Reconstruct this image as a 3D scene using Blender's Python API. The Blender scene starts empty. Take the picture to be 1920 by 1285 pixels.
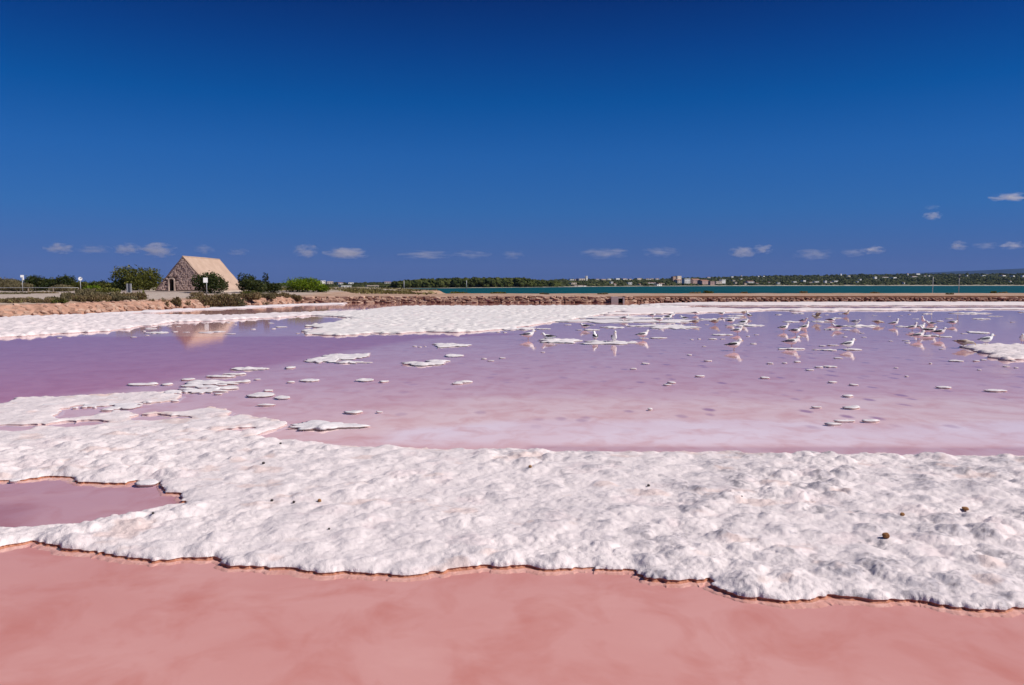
import bpy, math, random
import numpy as np
from mathutils import Vector

random.seed(11)
RNG = np.random.default_rng(11)
S = bpy.context.scene
COL = S.collection
PI = math.pi

# ------------------------------------------------------------------ camera
F, HOR, H = 1493.0, 533.0, 2.40            # focal length in photo pixels, horizon row, eye height
PITCH = math.atan((642.5 - HOR) / F)
cd = bpy.data.cameras.new('camera')
cd.sensor_width = 36.0
cd.lens = 36.0 * F / 1920.0
cd.clip_start = 0.05
cd.clip_end = 60000
cam = bpy.data.objects.new('camera', cd)
cam.location = (0, 0, H)
cam.rotation_euler = (PI / 2 - PITCH, 0, 0)
COL.objects.link(cam)
S.camera = cam

# ------------------------------------------------------------------ sky, sun, exposure
SUN_AZ, SUN_EL = math.radians(102), math.radians(44)     # clockwise from straight ahead, above horizon
W = bpy.data.worlds.new('World')
S.world = W
W.use_nodes = True
wn, wl = W.node_tree.nodes, W.node_tree.links
wn.clear()
sky = wn.new('ShaderNodeTexSky')
sky.sky_type = 'NISHITA'
sky.sun_disc = False
sky.sun_elevation = SUN_EL
sky.sun_rotation = SUN_AZ
sky.air_density = 1.0
sky.dust_density = 0.2
sky.ozone_density = 3.0
tc = wn.new('ShaderNodeTexCoord')
sep = wn.new('ShaderNodeSeparateXYZ')
wl.new(tc.outputs['Generated'], sep.inputs[0])
ramp = wn.new('ShaderNodeValToRGB')
wl.new(sep.outputs['Z'], ramp.inputs[0])
SKY_STOPS = [(0.0, (0.285, 0.478, 1.44)), (0.0221, (0.285, 0.484, 1.44)), (0.05, (0.235, 0.530, 1.50)), (0.0887, (0.166, 0.5921, 1.5895)), (0.1542, (0.0964, 0.5634, 1.6144)), (0.2177, (0.012, 0.4498, 1.4351)), (0.2785, (0.010, 0.289, 1.1187)), (0.3334, (0.010, 0.165, 0.775)), (0.55, (0.012, 0.17, 0.72)), (1.0, (0.03, 0.19, 0.72))]
cr = ramp.color_ramp
cr.elements[0].position, cr.elements[0].color = SKY_STOPS[0][0], (*SKY_STOPS[0][1], 1)
cr.elements[1].position, cr.elements[1].color = SKY_STOPS[-1][0], (*SKY_STOPS[-1][1], 1)
for p, c in SKY_STOPS[1:-1]:
    e = cr.elements.new(p)
    e.color = (*c, 1)
mul = wn.new('ShaderNodeMix')
mul.data_type = 'RGBA'
mul.blend_type = 'MULTIPLY'
mul.inputs[0].default_value = 1.0
gam = wn.new('ShaderNodeGamma')
gam.inputs['Gamma'].default_value = 0.5
wl.new(sky.outputs[0], gam.inputs[0])
wl.new(gam.outputs[0], mul.inputs[6])
wl.new(ramp.outputs[0], mul.inputs[7])
bgn = wn.new('ShaderNodeBackground')
bgn.inputs['Strength'].default_value = 0.092
wl.new(mul.outputs[2], bgn.inputs['Color'])
wo = wn.new('ShaderNodeOutputWorld')
wl.new(bgn.outputs[0], wo.inputs['Surface'])

sl = bpy.data.lights.new('sun', 'SUN')
sl.energy = 4.9
sl.angle = math.radians(0.53)
sl.color = (1.0, 0.93, 0.86)
sun = bpy.data.objects.new('sun', sl)
to_sun = Vector((math.sin(SUN_AZ) * math.cos(SUN_EL), math.cos(SUN_AZ) * math.cos(SUN_EL), math.sin(SUN_EL)))
sun.rotation_euler = to_sun.to_track_quat('Z', 'Y').to_euler()
sun.location = to_sun * 50
COL.objects.link(sun)

S.view_settings.view_transform = 'Standard'
S.view_settings.look = 'None'
S.view_settings.exposure = 0.12
S.view_settings.gamma = 1.0
S.view_settings.use_curve_mapping = False
S.render.engine = 'CYCLES'
S.cycles.use_denoising = True
S.cycles.max_bounces = 8
S.cycles.diffuse_bounces = 3
S.cycles.glossy_bounces = 3
S.cycles.transparent_max_bounces = 12
S.cycles.volume_bounces = 1
S.cycles.caustics_reflective = False
S.cycles.caustics_refractive = False

# ------------------------------------------------------------------ photo geometry helpers
CP, SP = math.cos(PITCH), math.sin(PITCH)


def ray(px, py):
    dx, dy = (px - 960) / F, (642.5 - py) / F
    return Vector((dx, CP + dy * SP, -SP + dy * CP))


def ground(px, py, z=0.0):
    """point of the level plane z that a photo pixel shows"""
    d = ray(px, py)
    t = (z - H) / d.z
    return Vector((d.x * t, d.y * t, z))


def at(px, py, Y):
    """point at distance Y (metres ahead) that a photo pixel shows"""
    d = ray(px, py)
    t = Y / d.y
    return Vector((d.x * t, Y, H + d.z * t))


def poly_w(pts):
    return np.array([ground(a, b)[:2] for a, b in pts])


# ------------------------------------------------------------------ numpy noise
def _h(ix, iy, seed):
    n = (ix.astype(np.int64) * 374761393 + iy.astype(np.int64) * 668265263 + seed * 974634777) & 0xFFFFFFFF
    n = ((n ^ (n >> 13)) * 1274126177) & 0xFFFFFFFF
    n = (n ^ (n >> 16)) & 0xFFFFFFFF
    return n / 4294967295.0


def vn(x, y, seed=0):
    ix, iy = np.floor(x), np.floor(y)
    fx, fy = x - ix, y - iy
    fx, fy = fx * fx * fx * (fx * (fx * 6 - 15) + 10), fy * fy * fy * (fy * (fy * 6 - 15) + 10)
    a, b = _h(ix, iy, seed), _h(ix + 1, iy, seed)
    c, d = _h(ix, iy + 1, seed), _h(ix + 1, iy + 1, seed)
    return ((a + (b - a) * fx) * (1 - fy) + (c + (d - c) * fx) * fy) * 2 - 1


def fbm(x, y, o=4, seed=0):
    s, a, t = 0, 1.0, 0
    for i in range(o):
        s = s + a * vn(x * 2 ** i + 13.7 * i, y * 2 ** i - 7.3 * i, seed + i)
        t += a
        a *= 0.5
    return s / t


def mounds(x, y, seed=0, sig=0.36):
    """sum of rounded bumps, one per jittered cell"""
    ix, iy = np.floor(x), np.floor(y)
    s = np.zeros_like(x)
    for i in (-1, 0, 1):
        for j in (-1, 0, 1):
            cx, cy = ix + i, iy + j
            px = cx + _h(cx, cy, seed)
            py = cy + _h(cx, cy, seed + 1)
            am = 0.25 + 0.9 * _h(cx, cy, seed + 2)
            sg = sig * (0.75 + 0.5 * _h(cx, cy, seed + 3))
            d2 = (x - px) ** 2 + (y - py) ** 2
            s = np.maximum(s, am * np.clip(1 - d2 / (2.6 * sg) ** 2 * 2.2, 0, 1) ** 1.5)
    return s


def sdf(poly, x, y):
    """signed distance to a polygon, positive inside"""
    sh = x.shape
    x, y = x.ravel(), y.ravel()
    out = np.empty_like(x)
    n = len(poly)
    for k in range(0, len(x), 60000):
        X, Y = x[k:k + 60000], y[k:k + 60000]
        best = np.full(X.shape, 1e18)
        ins = np.zeros(X.shape, bool)
        for i in range(n):
            ax, ay = poly[i]
            bx, by = poly[(i + 1) % n]
            ex, ey = bx - ax, by - ay
            wx, wy = X - ax, Y - ay
            t = np.clip((wx * ex + wy * ey) / (ex * ex + ey * ey + 1e-12), 0, 1)
            q = (wx - ex * t) ** 2 + (wy - ey * t) ** 2
            best = np.minimum(best, q)
            c = ((ay > Y) != (by > Y))
            if abs(ey) > 1e-12:
                ins ^= c & (X < ex * (Y - ay) / ey + ax)
        out[k:k + 60000] = np.where(ins, 1, -1) * np.sqrt(best)
    return out.reshape(sh)


def sstep(a, b, v):
    t = np.clip((v - a) / (b - a), 0, 1)
    return t * t * (3 - 2 * t)


# ------------------------------------------------------------------ mesh helpers
def mesh_np(name, v, f, mat=None, parent=None, smooth=True, col=None):
    """v (n,3), f list or array of tris / quads of one size"""
    v = np.asarray(v, dtype=np.float32)
    f = np.asarray(f, dtype=np.int32)
    k = f.shape[1]
    me = bpy.data.meshes.new(name)
    me.vertices.add(len(v))
    me.vertices.foreach_set('co', v.ravel())
    me.loops.add(f.size)
    me.loops.foreach_set('vertex_index', f.ravel())
    me.polygons.add(len(f))
    me.polygons.foreach_set('loop_start', np.arange(0, f.size, k, dtype=np.int32))
    me.polygons.foreach_set('use_smooth', np.full(len(f), smooth, dtype=bool))
    me.update(calc_edges=True)
    me.validate()
    if col is not None:
        a = me.color_attributes.new('tint', 'FLOAT_COLOR', 'POINT')
        c = np.ones((len(v), 4), dtype=np.float32)
        c[:, :3] = col
        a.data.foreach_set('color', c.ravel())
    if mat:
        me.materials.append(mat)
    return link(name, me, parent)


def link(name, me, parent=None):
    o = bpy.data.objects.new(name, me)
    COL.objects.link(o)
    if parent:
        o.parent = parent
    return o


class MB:
    """collects polygons; build() links them as one mesh"""
    def __init__(s):
        s.v, s.f = [], []

    def add(s, v, f):
        o = len(s.v)
        s.v += [tuple(p) for p in v]
        s.f += [tuple(i + o for i in q) for q in f]
        return s

    def box(s, x0, x1, y0, y1, z0, z1):
        return s.add([(x0, y0, z0), (x1, y0, z0), (x1, y1, z0), (x0, y1, z0),
                      (x0, y0, z1), (x1, y0, z1), (x1, y1, z1), (x0, y1, z1)],
                     [(3, 2, 1, 0), (4, 5, 6, 7), (0, 1, 5, 4), (1, 2, 6, 5), (2, 3, 7, 6), (3, 0, 4, 7)])

    def tube(s, pts, rad, n=8):
        pts = [Vector(p) for p in pts]
        rad = rad if isinstance(rad, (list, tuple)) else [rad] * len(pts)
        vs, fs = [], []
        for i, p in enumerate(pts):
            t = (pts[min(i + 1, len(pts) - 1)] - pts[max(i - 1, 0)]).normalized()
            a = t.cross(Vector((0, 0, 1)))
            if a.length < 1e-3:
                a = Vector((1, 0, 0))
            a.normalize()
            b = t.cross(a)
            for k in range(n):
                w = 2 * PI * k / n
                vs.append(p + (a * math.cos(w) + b * math.sin(w)) * rad[i])
        for i in range(len(pts) - 1):
            for k in range(n):
                k2 = (k + 1) % n
                fs.append((i * n + k, i * n + k2, (i + 1) * n + k2, (i + 1) * n + k))
        fs.append(tuple(range(n))[::-1])
        fs.append(tuple((len(pts) - 1) * n + k for k in range(n)))
        return s.add(vs, fs)

    def loft(s, secs, n=10):
        """secs: (x, z, half width, half height) along a path in the xz plane"""
        vs, fs = [], []
        for i, (x, z, ry, rz) in enumerate(secs):
            a, b = secs[max(i - 1, 0)], secs[min(i + 1, len(secs) - 1)]
            t = Vector((b[0] - a[0], 0, b[1] - a[1])).normalized()
            nn = Vector((-t.z, 0, t.x))
            for k in range(n):
                w = 2 * PI * k / n
                vs.append(Vector((x, 0, z)) + Vector((0, 1, 0)) * math.cos(w) * ry + nn * math.sin(w) * rz)
        for i in range(len(secs) - 1):
            for k in range(n):
                k2 = (k + 1) % n
                fs.append((i * n + k, i * n + k2, (i + 1) * n + k2, (i + 1) * n + k))
        fs.append(tuple(range(n))[::-1])
        fs.append(tuple((len(secs) - 1) * n + k for k in range(n)))
        return s.add(vs, fs)

    def mesh(s, name, mat, smooth=False):
        me = bpy.data.meshes.new(name)
        me.from_pydata(s.v, [], s.f)
        me.update()
        if smooth:
            me.polygons.foreach_set('use_smooth', [True] * len(me.polygons))
        if mat:
            me.materials.append(mat)
        return me

    def build(s, name, mat, parent=None, smooth=False):
        return link(name, s.mesh(name, mat, smooth), parent)


def tag(o, label=None, cat=None, group=None, kind=None):
    if label:
        o['label'] = label
    if cat:
        o['category'] = cat
    if group:
        o['group'] = group
    if kind:
        o['kind'] = kind
    return o


def thing(name, label, cat, loc=(0, 0, 0), rz=0.0, group=None):
    o = bpy.data.objects.new(name, None)
    o.empty_display_size = 0.2
    COL.objects.link(o)
    o.location = loc
    o.rotation_euler = (0, 0, rz)
    return tag(o, label, cat, group)


# ------------------------------------------------------------------ materials
class NT:
    def __init__(s, name):
        s.m = bpy.data.materials.new(name)
        s.m.use_nodes = True
        s.n, s.l = s.m.node_tree.nodes, s.m.node_tree.links
        s.n.clear()
        s.out = s.n.new('ShaderNodeOutputMaterial')

    def new(s, t, **k):
        n = s.n.new('ShaderNode' + t)
        for a, b in k.items():
            setattr(n, a, b)
        return n

    def lk(s, a, b):
        s.l.new(a, b)

    def pos(s):
        return s.new('NewGeometry').outputs['Position']

    def obj(s):
        return s.new('TexCoord').outputs['Object']

    def mapped(s, src, scale):
        m = s.new('Mapping')
        m.inputs['Scale'].default_value = scale
        s.lk(src, m.inputs[0])
        return m.outputs[0]

    def noise(s, vec, scale, detail=4, rough=0.55, dist=0.0):
        n = s.new('TexNoise')
        n.inputs['Scale'].default_value = scale
        n.inputs['Detail'].default_value = detail
        n.inputs['Roughness'].default_value = rough
        n.inputs['Distortion'].default_value = dist
        s.lk(vec, n.inputs['Vector'])
        return n.outputs['Fac']

    def voro(s, vec, scale, feat='F1', out='Distance', rand=1.0):
        n = s.new('TexVoronoi', feature=feat)
        n.inputs['Scale'].default_value = scale
        n.inputs['Randomness'].default_value = rand
        s.lk(vec, n.inputs['Vector'])
        return n.outputs[out]

    def rng(s, v, a, b, c=0.0, d=1.0):
        n = s.new('MapRange')
        n.inputs[1].default_value, n.inputs[2].default_value = a, b
        n.inputs[3].default_value, n.inputs[4].default_value = c, d
        s.lk(v, n.inputs[0])
        return n.outputs[0]

    def math(s, op, a, b=None):
        n = s.new('Math', operation=op)
        for i, q in enumerate((a, b)):
            if q is None:
                continue
            if isinstance(q, (int, float)):
                n.inputs[i].default_value = q
            else:
                s.lk(q, n.inputs[i])
        return n.outputs[0]

    def mix(s, fac, a, b, blend='MIX'):
        n = s.new('Mix', data_type='RGBA', blend_type=blend)
        for i, q in ((0, fac), (6, a), (7, b)):
            if isinstance(q, (int, float)):
                n.inputs[i].default_value = q
            elif isinstance(q, (tuple, list)):
                n.inputs[i].default_value = (*q, 1)
            else:
                s.lk(q, n.inputs[i])
        return n.outputs[2]

    def attr(s, name='tint'):
        return s.new('Attribute', attribute_name=name).outputs['Color']

    def bump(s, h, strength, dist=0.02, normal=None):
        n = s.new('Bump')
        n.inputs['Strength'].default_value = strength
        n.inputs['Distance'].default_value = dist
        s.lk(h, n.inputs['Height'])
        if normal is not None:
            s.lk(normal, n.inputs['Normal'])
        return n.outputs[0]

    def pbr(s, col, rough=0.8, spec=0.3, normal=None, **extra):
        b = s.new('BsdfPrincipled')
        if isinstance(col, tuple):
            b.inputs['Base Color'].default_value = (*col, 1)
        else:
            s.lk(col, b.inputs['Base Color'])
        if isinstance(rough, (int, float)):
            b.inputs['Roughness'].default_value = rough
        else:
            s.lk(rough, b.inputs['Roughness'])
        b.inputs['Specular IOR Level'].default_value = spec
        if normal is not None:
            s.lk(normal, b.inputs['Normal'])
        s.lk(b.outputs[0], s.out.inputs['Surface'])
        return b


M = {}


def plain(name, col, rough=0.75, var=0.12, scale=3.0, spec=0.3, bump=0.0):
    t = NT(name)
    p = t.obj()
    n = t.noise(p, scale, 5)
    c = t.mix(t.rng(n, 0.3, 0.7), tuple(x * (1 - var) for x in col), tuple(min(1, x * (1 + var)) for x in col))
    nm = t.bump(t.noise(p, scale * 6, 4), bump, 0.02) if bump else None
    t.pbr(c, rough, spec, nm)
    M[name] = t.m
    return t.m


def mat_salt(name, grain, bscale):
    t = NT(name)
    p = t.pos()
    base = t.attr()
    n = t.noise(p, 9, 6, 0.6)
    c = t.mix(t.rng(n, 0.35, 0.75, 0, 0.35), base, t.mix(1.0, base, (0.86, 0.82, 0.86), 'MULTIPLY'))
    fine = t.noise(p, bscale, 5, 0.65)
    mid = t.noise(p, bscale * 0.22, 4, 0.55)
    hgt = t.math('ADD', t.math('ADD', t.math('MULTIPLY', fine, 0.35), mid), t.math('MULTIPLY', t.voro(p, bscale * 1.6), 0.22))
    nm = t.bump(hgt, grain, 0.03)
    b = t.pbr(c, 0.62, 0.35, nm)
    M[name] = t.m


mat_salt('salt', 0.38, 60)
mat_salt('salt_far', 0.5, 9)


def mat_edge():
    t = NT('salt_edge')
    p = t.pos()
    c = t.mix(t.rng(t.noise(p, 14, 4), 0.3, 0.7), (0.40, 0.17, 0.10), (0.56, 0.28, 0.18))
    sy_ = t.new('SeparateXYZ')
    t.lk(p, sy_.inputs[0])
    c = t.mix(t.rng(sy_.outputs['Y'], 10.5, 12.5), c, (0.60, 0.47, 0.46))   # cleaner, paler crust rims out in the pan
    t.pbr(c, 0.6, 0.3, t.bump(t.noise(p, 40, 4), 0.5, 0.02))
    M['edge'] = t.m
    t = NT('submerged_salt')
    p = t.pos()
    c = t.mix(t.rng(t.noise(p, 7, 4), 0.3, 0.7), (0.58, 0.31, 0.25), (0.70, 0.44, 0.37))
    sy_ = t.new('SeparateXYZ')
    t.lk(p, sy_.inputs[0])
    c = t.mix(t.rng(sy_.outputs['Y'], 10.5, 12.5), c, (0.68, 0.54, 0.54))
    t.pbr(c, 0.8, 0.2, t.bump(t.noise(p, 20, 4), 0.4, 0.03))
    M['ledge'] = t.m


mat_edge()


def mat_water():
    t = NT('brine')
    p = t.pos()
    h = t.noise(t.mapped(p, (1.0, 1.6, 1)), 2.2, 3, 0.5)
    h2 = t.noise(t.mapped(p, (1.0, 1.5, 1)), 9.0, 2, 0.5)
    nm = t.bump(t.math('ADD', h, t.math('MULTIPLY', h2, 0.2)), 0.05, 0.03)
    # Schlick reflectance, the same from above and from below the surface
    dt = t.new('VectorMath', operation='DOT_PRODUCT')
    t.lk(t.new('NewGeometry').outputs['Incoming'], dt.inputs[0])
    t.lk(nm, dt.inputs[1])
    inv = t.math('SUBTRACT', 1.0, t.math('ABSOLUTE', dt.outputs['Value']))
    fr = t.math('ADD', 0.022, t.math('MULTIPLY', t.math('POWER', inv, 6.9), 0.95))
    tr = t.new('BsdfTransparent')
    tr.inputs[0].default_value = (0.98, 0.93, 0.94, 1)
    gl = t.new('BsdfGlossy')
    gl.inputs['Roughness'].default_value = 0.035
    gl.inputs['Color'].default_value = (1, 1, 1, 1)
    t.lk(nm, gl.inputs['Normal'])
    mx = t.new('MixShader')
    t.lk(fr, mx.inputs[0])
    t.lk(tr.outputs[0], mx.inputs[1])
    t.lk(gl.outputs[0], mx.inputs[2])
    t.lk(mx.outputs[0], t.out.inputs['Surface'])
    M['brine'] = t.m


mat_water()


def mat_bed():
    t = NT('pan_bed')
    p = t.pos()
    base = t.attr()
    sp = t.attr('spots')
    big = t.noise(t.mapped(p, (0.5, 0.6, 1)), 1.0, 5, 0.6, 0.6)
    c = t.mix(t.rng(big, 0.40, 0.66, 0, 0.55), base, t.mix(1.0, base, (0.90, 0.76, 0.74), 'MULTIPLY'))
    blot = t.noise(t.mapped(p, (0.7, 0.55, 1)), 2.6, 4, 0.6, 0.5)
    c = t.mix(t.rng(blot, 0.46, 0.72, 0, 0.8), c, t.mix(1.0, base, (0.84, 0.62, 0.56), 'MULTIPLY'))
    lite = t.noise(t.mapped(p, (0.45, 0.8, 1)), 1.7, 5, 0.6, 0.4)
    c = t.mix(t.rng(lite, 0.55, 0.75, 0, 0.4), c, t.mix(0.35, base, (0.78, 0.55, 0.50)))
    # scattered dark hollows in the bed
    wv = t.mapped(p, (1.0, 0.55, 1))
    d = t.voro(wv, 2.1)
    cell = t.new('TexVoronoi')
    cell.inputs['Scale'].default_value = 2.1
    t.lk(wv, cell.inputs['Vector'])
    pick = t.new('SeparateColor')
    t.lk(cell.outputs['Color'], pick.inputs[0])
    sel = t.rng(pick.outputs[0], 0.52, 0.58)
    dd = t.math('ADD', d, t.math('MULTIPLY', t.noise(p, 6, 3), 0.16))
    spot = t.math('MULTIPLY', t.rng(dd, 0.22, 0.38, 1, 0), sel)
    sepc = t.new('SeparateColor')
    t.lk(sp, sepc.inputs[0])
    spot = t.math('MULTIPLY', spot, sepc.outputs[0])
    c = t.mix(t.math('MULTIPLY', spot, 0.8), c, (0.36, 0.19, 0.27))
    t.pbr(c, 0.9, 0.1)
    M['bed'] = t.m


mat_bed()


def mat_land():
    t = NT('dry_ground')
    p = t.pos()
    base = t.attr()
    n = t.noise(p, 0.8, 6, 0.65)
    n2 = t.noise(p, 5, 5, 0.6)
    c = t.mix(t.rng(n, 0.35, 0.7), t.mix(1.0, base, (0.72, 0.68, 0.66), 'MULTIPLY'), base)
    c = t.mix(t.rng(n2, 0.5, 0.75, 0, 0.5), c, t.mix(1.0, base, (0.6, 0.55, 0.5), 'MULTIPLY'))
    t.pbr(c, 0.95, 0.1, t.bump(n2, 0.6, 0.12))
    M['land'] = t.m


mat_land()


def mat_stone(name, a, b, scale=4.0):
    t = NT(name)
    p = t.obj()
    oi = t.new('ObjectInfo').outputs['Random']
    n = t.noise(p, scale, 5, 0.6)
    c = t.mix(t.rng(t.math('ADD', t.math('MULTIPLY', oi, 0.6), t.math('MULTIPLY', n, 0.6)), 0.3, 0.9), a, b)
    t.pbr(c, 0.9, 0.15, t.bump(t.noise(p, scale * 4, 5), 0.6, 0.05))
    M[name] = t.m


mat_stone('wall_stone', (0.27, 0.145, 0.105), (0.60, 0.42, 0.32))
mat_stone('bank_stone', (0.27, 0.15, 0.11), (0.54, 0.375, 0.29))
plain('wall_core', (0.17, 0.08, 0.05), 0.95, 0.35, 2.0, 0.1, 0.6)
plain('bank_core', (0.38, 0.22, 0.16), 0.95, 0.3, 1.5, 0.1, 0.6)


def mat_leaf(name):
    t = NT(name)
    c = t.attr()
    d = t.new('BsdfDiffuse')
    t.lk(c, d.inputs[0])
    tr = t.new('BsdfTranslucent')
    t.lk(t.mix(1.0, c, (1.1, 1.1, 0.5), 'MULTIPLY'), tr.inputs[0])
    mx = t.new('MixShader')
    mx.inputs[0].default_value = 0.25
    t.lk(d.outputs[0], mx.inputs[1])
    t.lk(tr.outputs[0], mx.inputs[2])
    t.lk(mx.outputs[0], t.out.inputs['Surface'])
    M[name] = t.m


mat_leaf('leaf')
plain('bark', (0.12, 0.085, 0.06), 0.9, 0.3, 6, 0.1, 0.5)


def mat_sea():
    t = NT('lagoon')
    p = t.pos()
    n = t.noise(t.mapped(p, (0.02, 0.06, 1)), 1.0, 4)
    c = t.mix(t.rng(n, 0.35, 0.65), (0.0, 0.048, 0.040), (0.001, 0.076, 0.064))
    nm = t.bump(t.noise(t.mapped(p, (0.5, 0.9, 1)), 1.5, 4), 0.35, 0.3)
    t.pbr(c, 0.45, 0.18, nm)
    M['sea'] = t.m


mat_sea()


def mat_far():
    t = NT('wooded_hill')
    p = t.pos()
    base = t.attr()
    n = t.noise(p, 0.035, 6, 0.7)
    c = t.mix(t.rng(n, 0.4, 0.62), t.mix(1.0, base, (0.5, 0.55, 0.5), 'MULTIPLY'), base)
    t.pbr(c, 0.95, 0.05, t.bump(t.noise(p, 0.12, 5), 0.8, 4))
    M['far'] = t.m


mat_far()
plain('hill_haze_blue', (0.025, 0.045, 0.09), 0.95, 0.2, 0.003, 0.05)  # the blue of distant air is painted into the hill's colour

# =================================================================== SETTING
# ---- land: the bank on the left and the dike across the back -----------------
LAND = np.array([(-400, -60), (-52, -60), (-48, 0), (-44.5, 22), (-37.2, 57), (-33.6, 75), (-29.5, 93), (-26.5, 101.2), (-20, 102.3),
                 (0, 102.6), (14, 103), (20, 106), (45, 107.5), (130, 109), (320, 112), (320, 140), (120, 139), (40, 137),
                 (0, 135), (-12, 137), (-18, 150), (-22, 175), (-18, 215), (-30, 260), (-60, 420), (-400, 420)], float)


def land_z(x, y):
    x, y = np.asarray(x, float), np.asarray(y, float)
    d = sdf(LAND, x, y)
    rough = 0.05 * fbm(x * 0.5, y * 0.5, 4, 31)
    z = -0.5 + 0.5 * sstep(-1.5, 0.2, d) + 0.70 * sstep(0.1, 1.5, d)
    z = z + np.clip(d - 1.5, 0, 17) * 0.030 * sstep(-22, -31, x) + 0.10 * sstep(3, 12, d)
    crest = 0.16 * sstep(118, 129, y) * sstep(134.5, 131, y) * sstep(-16, -8, x)
    return z + rough * sstep(0.3, 2, d) + crest


gx = np.concatenate([np.arange(-150, -62, 2.5), np.arange(-62, 90, 0.55), np.arange(90, 200, 3.0)])
gy = np.concatenate([np.arange(-40, 30, 3.0), np.arange(30, 142, 0.5), np.arange(142, 300, 3.0)])
GX, GY = np.meshgrid(gx, gy)
GD = sdf(LAND, GX, GY)
GZ = land_z(GX, GY)
lc = np.zeros(GX.shape + (3,))
lc[:] = (0.46, 0.31, 0.22)
nz = fbm(GX * 0.25, GY * 0.25, 4, 5)
m = sstep(-0.1, 0.35, nz)[..., None]
lc = lc * (1 - m) + np.array((0.50, 0.36, 0.28)) * m
m = (sstep(-26, -30, GX) * sstep(3.5, 7, GD + 2.5 * nz))[..., None]              # pale gravel road and forecourt on the left
lc = lc * (1 - m) + np.array((0.49, 0.42, 0.37)) * m
back = sstep(131.5, 133.0, GY + 2.5 * nz) * sstep(-14, -8, GX)               # pale sand along the lagoon shore
m = (back * sstep(0.0, 0.3, GD))[..., None]
lc = lc * (1 - m) + np.array((0.78, 0.73, 0.68)) * m
m = (sstep(0.9, 0.1, GD) * sstep(-25, -27, GX))[..., None]
lc = lc * (1 - m) + np.array((0.46, 0.24, 0.16)) * m
m = (sstep(134, 140, GY) * sstep(-4, -10, GX) * sstep(0.2, -0.3, fbm(GX * .1, GY * .1, 3, 9)))[..., None]
lc = lc * (1 - m) + np.array((0.22, 0.19, 0.08)) * m


def grid_faces(ny, nx):
    i = np.arange(ny * nx).reshape(ny, nx)
    return np.stack([i[:-1, :-1], i[:-1, 1:], i[1:, 1:], i[1:, :-1]], -1).reshape(-1, 4)


gf = grid_faces(*GX.shape)
keep = (GD.ravel()[gf] > -1.2).any(1)
used = np.unique(gf[keep])
re = np.full(GX.size, -1)
re[used] = np.arange(len(used))
o = mesh_np('ground', np.stack([GX, GY, GZ], -1).reshape(-1, 3)[used], re[gf[keep]], M['land'], None, True, lc.reshape(-1, 3)[used])
tag(o, kind='structure')


def gz(x, y):
    return float(land_z(np.array([x]), np.array([y]))[0])


# ---- pan bed under the brine ---------------------------------------------------
us = np.arange(-1.25, 1.2501, 0.006)
ys = 1.2 * np.exp(np.arange(0, math.log(112 / 1.2), 0.0085))
U, Y = np.meshgrid(us, ys)
X = U * Y
bc = np.zeros(X.shape + (3,))
bc[:] = (0.69, 0.47, 0.485)
m = sstep(21, 15, Y)[..., None]
bc = bc * (1 - m) + np.array((0.755, 0.555, 0.545)) * m
wob = fbm(X * 0.35, Y * 0.25, 4, 3)


def zone(pts, col, soft, k=1.0, wobble=1.0):
    global bc
    d = sdf(poly_w(pts), X, Y) + wob * wobble * soft * 1.5
    m = (sstep(-soft, soft, d) * k)[..., None]
    bc = bc * (1 - m) + np.array(col) * m


zone([(560, 812), (700, 772), (900, 754), (1300, 748), (1600, 752), (2500, 728), (2500, 812), (1700, 805), (1300, 800), (900, 802), (620, 822)],
     (0.83, 0.67, 0.63), 0.9)
zone([(740, 804), (1000, 790), (1400, 788), (1650, 796), (2500, 788), (2500, 833), (1300, 832), (900, 829), (700, 824)], (0.85, 0.77, 0.80), 0.35)
zone([(1000, 834), (1300, 836), (2500, 838), (2500, 870), (900, 870)], (0.62, 0.46, 0.485), 0.10)
zone([(-1500, 628), (300, 631), (700, 629), (900, 625), (1000, 625), (800, 634), (690, 650), (560, 676), (450, 694), (300, 717), (180, 736), (60, 747), (0, 765),
      (-300, 805), (-1500, 930)], (0.55, 0.235, 0.265), 0.7, 0.95, 0.4)
zone([(-400, 870), (420, 870), (420, 1010), (-400, 1010)], (0.53, 0.345, 0.375), 0.25)
zone([(-300, 935), (60, 945), (40, 1010), (-300, 1010)], (0.38, 0.20, 0.23), 0.25, 0.7)
zone([(-900, 1012), (100, 1000), (400, 1020), (800, 1040), (1300, 1060), (1700, 1090), (2800, 1100), (2800, 6000), (-900, 6000)], (0.615, 0.345, 0.315), 0.12)
m = (sstep(86, 98, Y))[..., None]
bc = bc * (1 - m) + np.array((0.42, 0.20, 0.15)) * m
rd = sdf(LAND, X, Y)
m = (sstep(-13, -4, rd) * sstep(-20, -28, X))[..., None] * 0.8
bc = bc * (1 - m) + np.array((0.55, 0.30, 0.24)) * m
bed = mesh_np('pan_bed', np.stack([X, Y, np.full_like(X, -0.022)], -1).reshape(-1, 3), grid_faces(*X.shape), M['bed'], None, True, bc.reshape(-1, 3))
sa = bed.data.color_attributes.new('spots', 'FLOAT_COLOR', 'POINT')
sv = sstep(12.5, 14.5, Y) * sstep(44, 30, Y) * sstep(-0.35, -0.05, X / Y) * (0.45 + 0.55 * sstep(0.0, 0.25, X / Y))
c4 = np.ones((X.size, 4), dtype=np.float32)
c4[:, :3] = sv.reshape(-1, 1)
sa.data.foreach_set('color', c4.ravel())
tag(bed, kind='structure')
o = MB().add([(-140, -12, 0), (140, -12, 0), (140, 112, 0), (-140, 112, 0)], [(0, 1, 2, 3)]).build('water', M['brine'])
tag(o, kind='structure')
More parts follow.
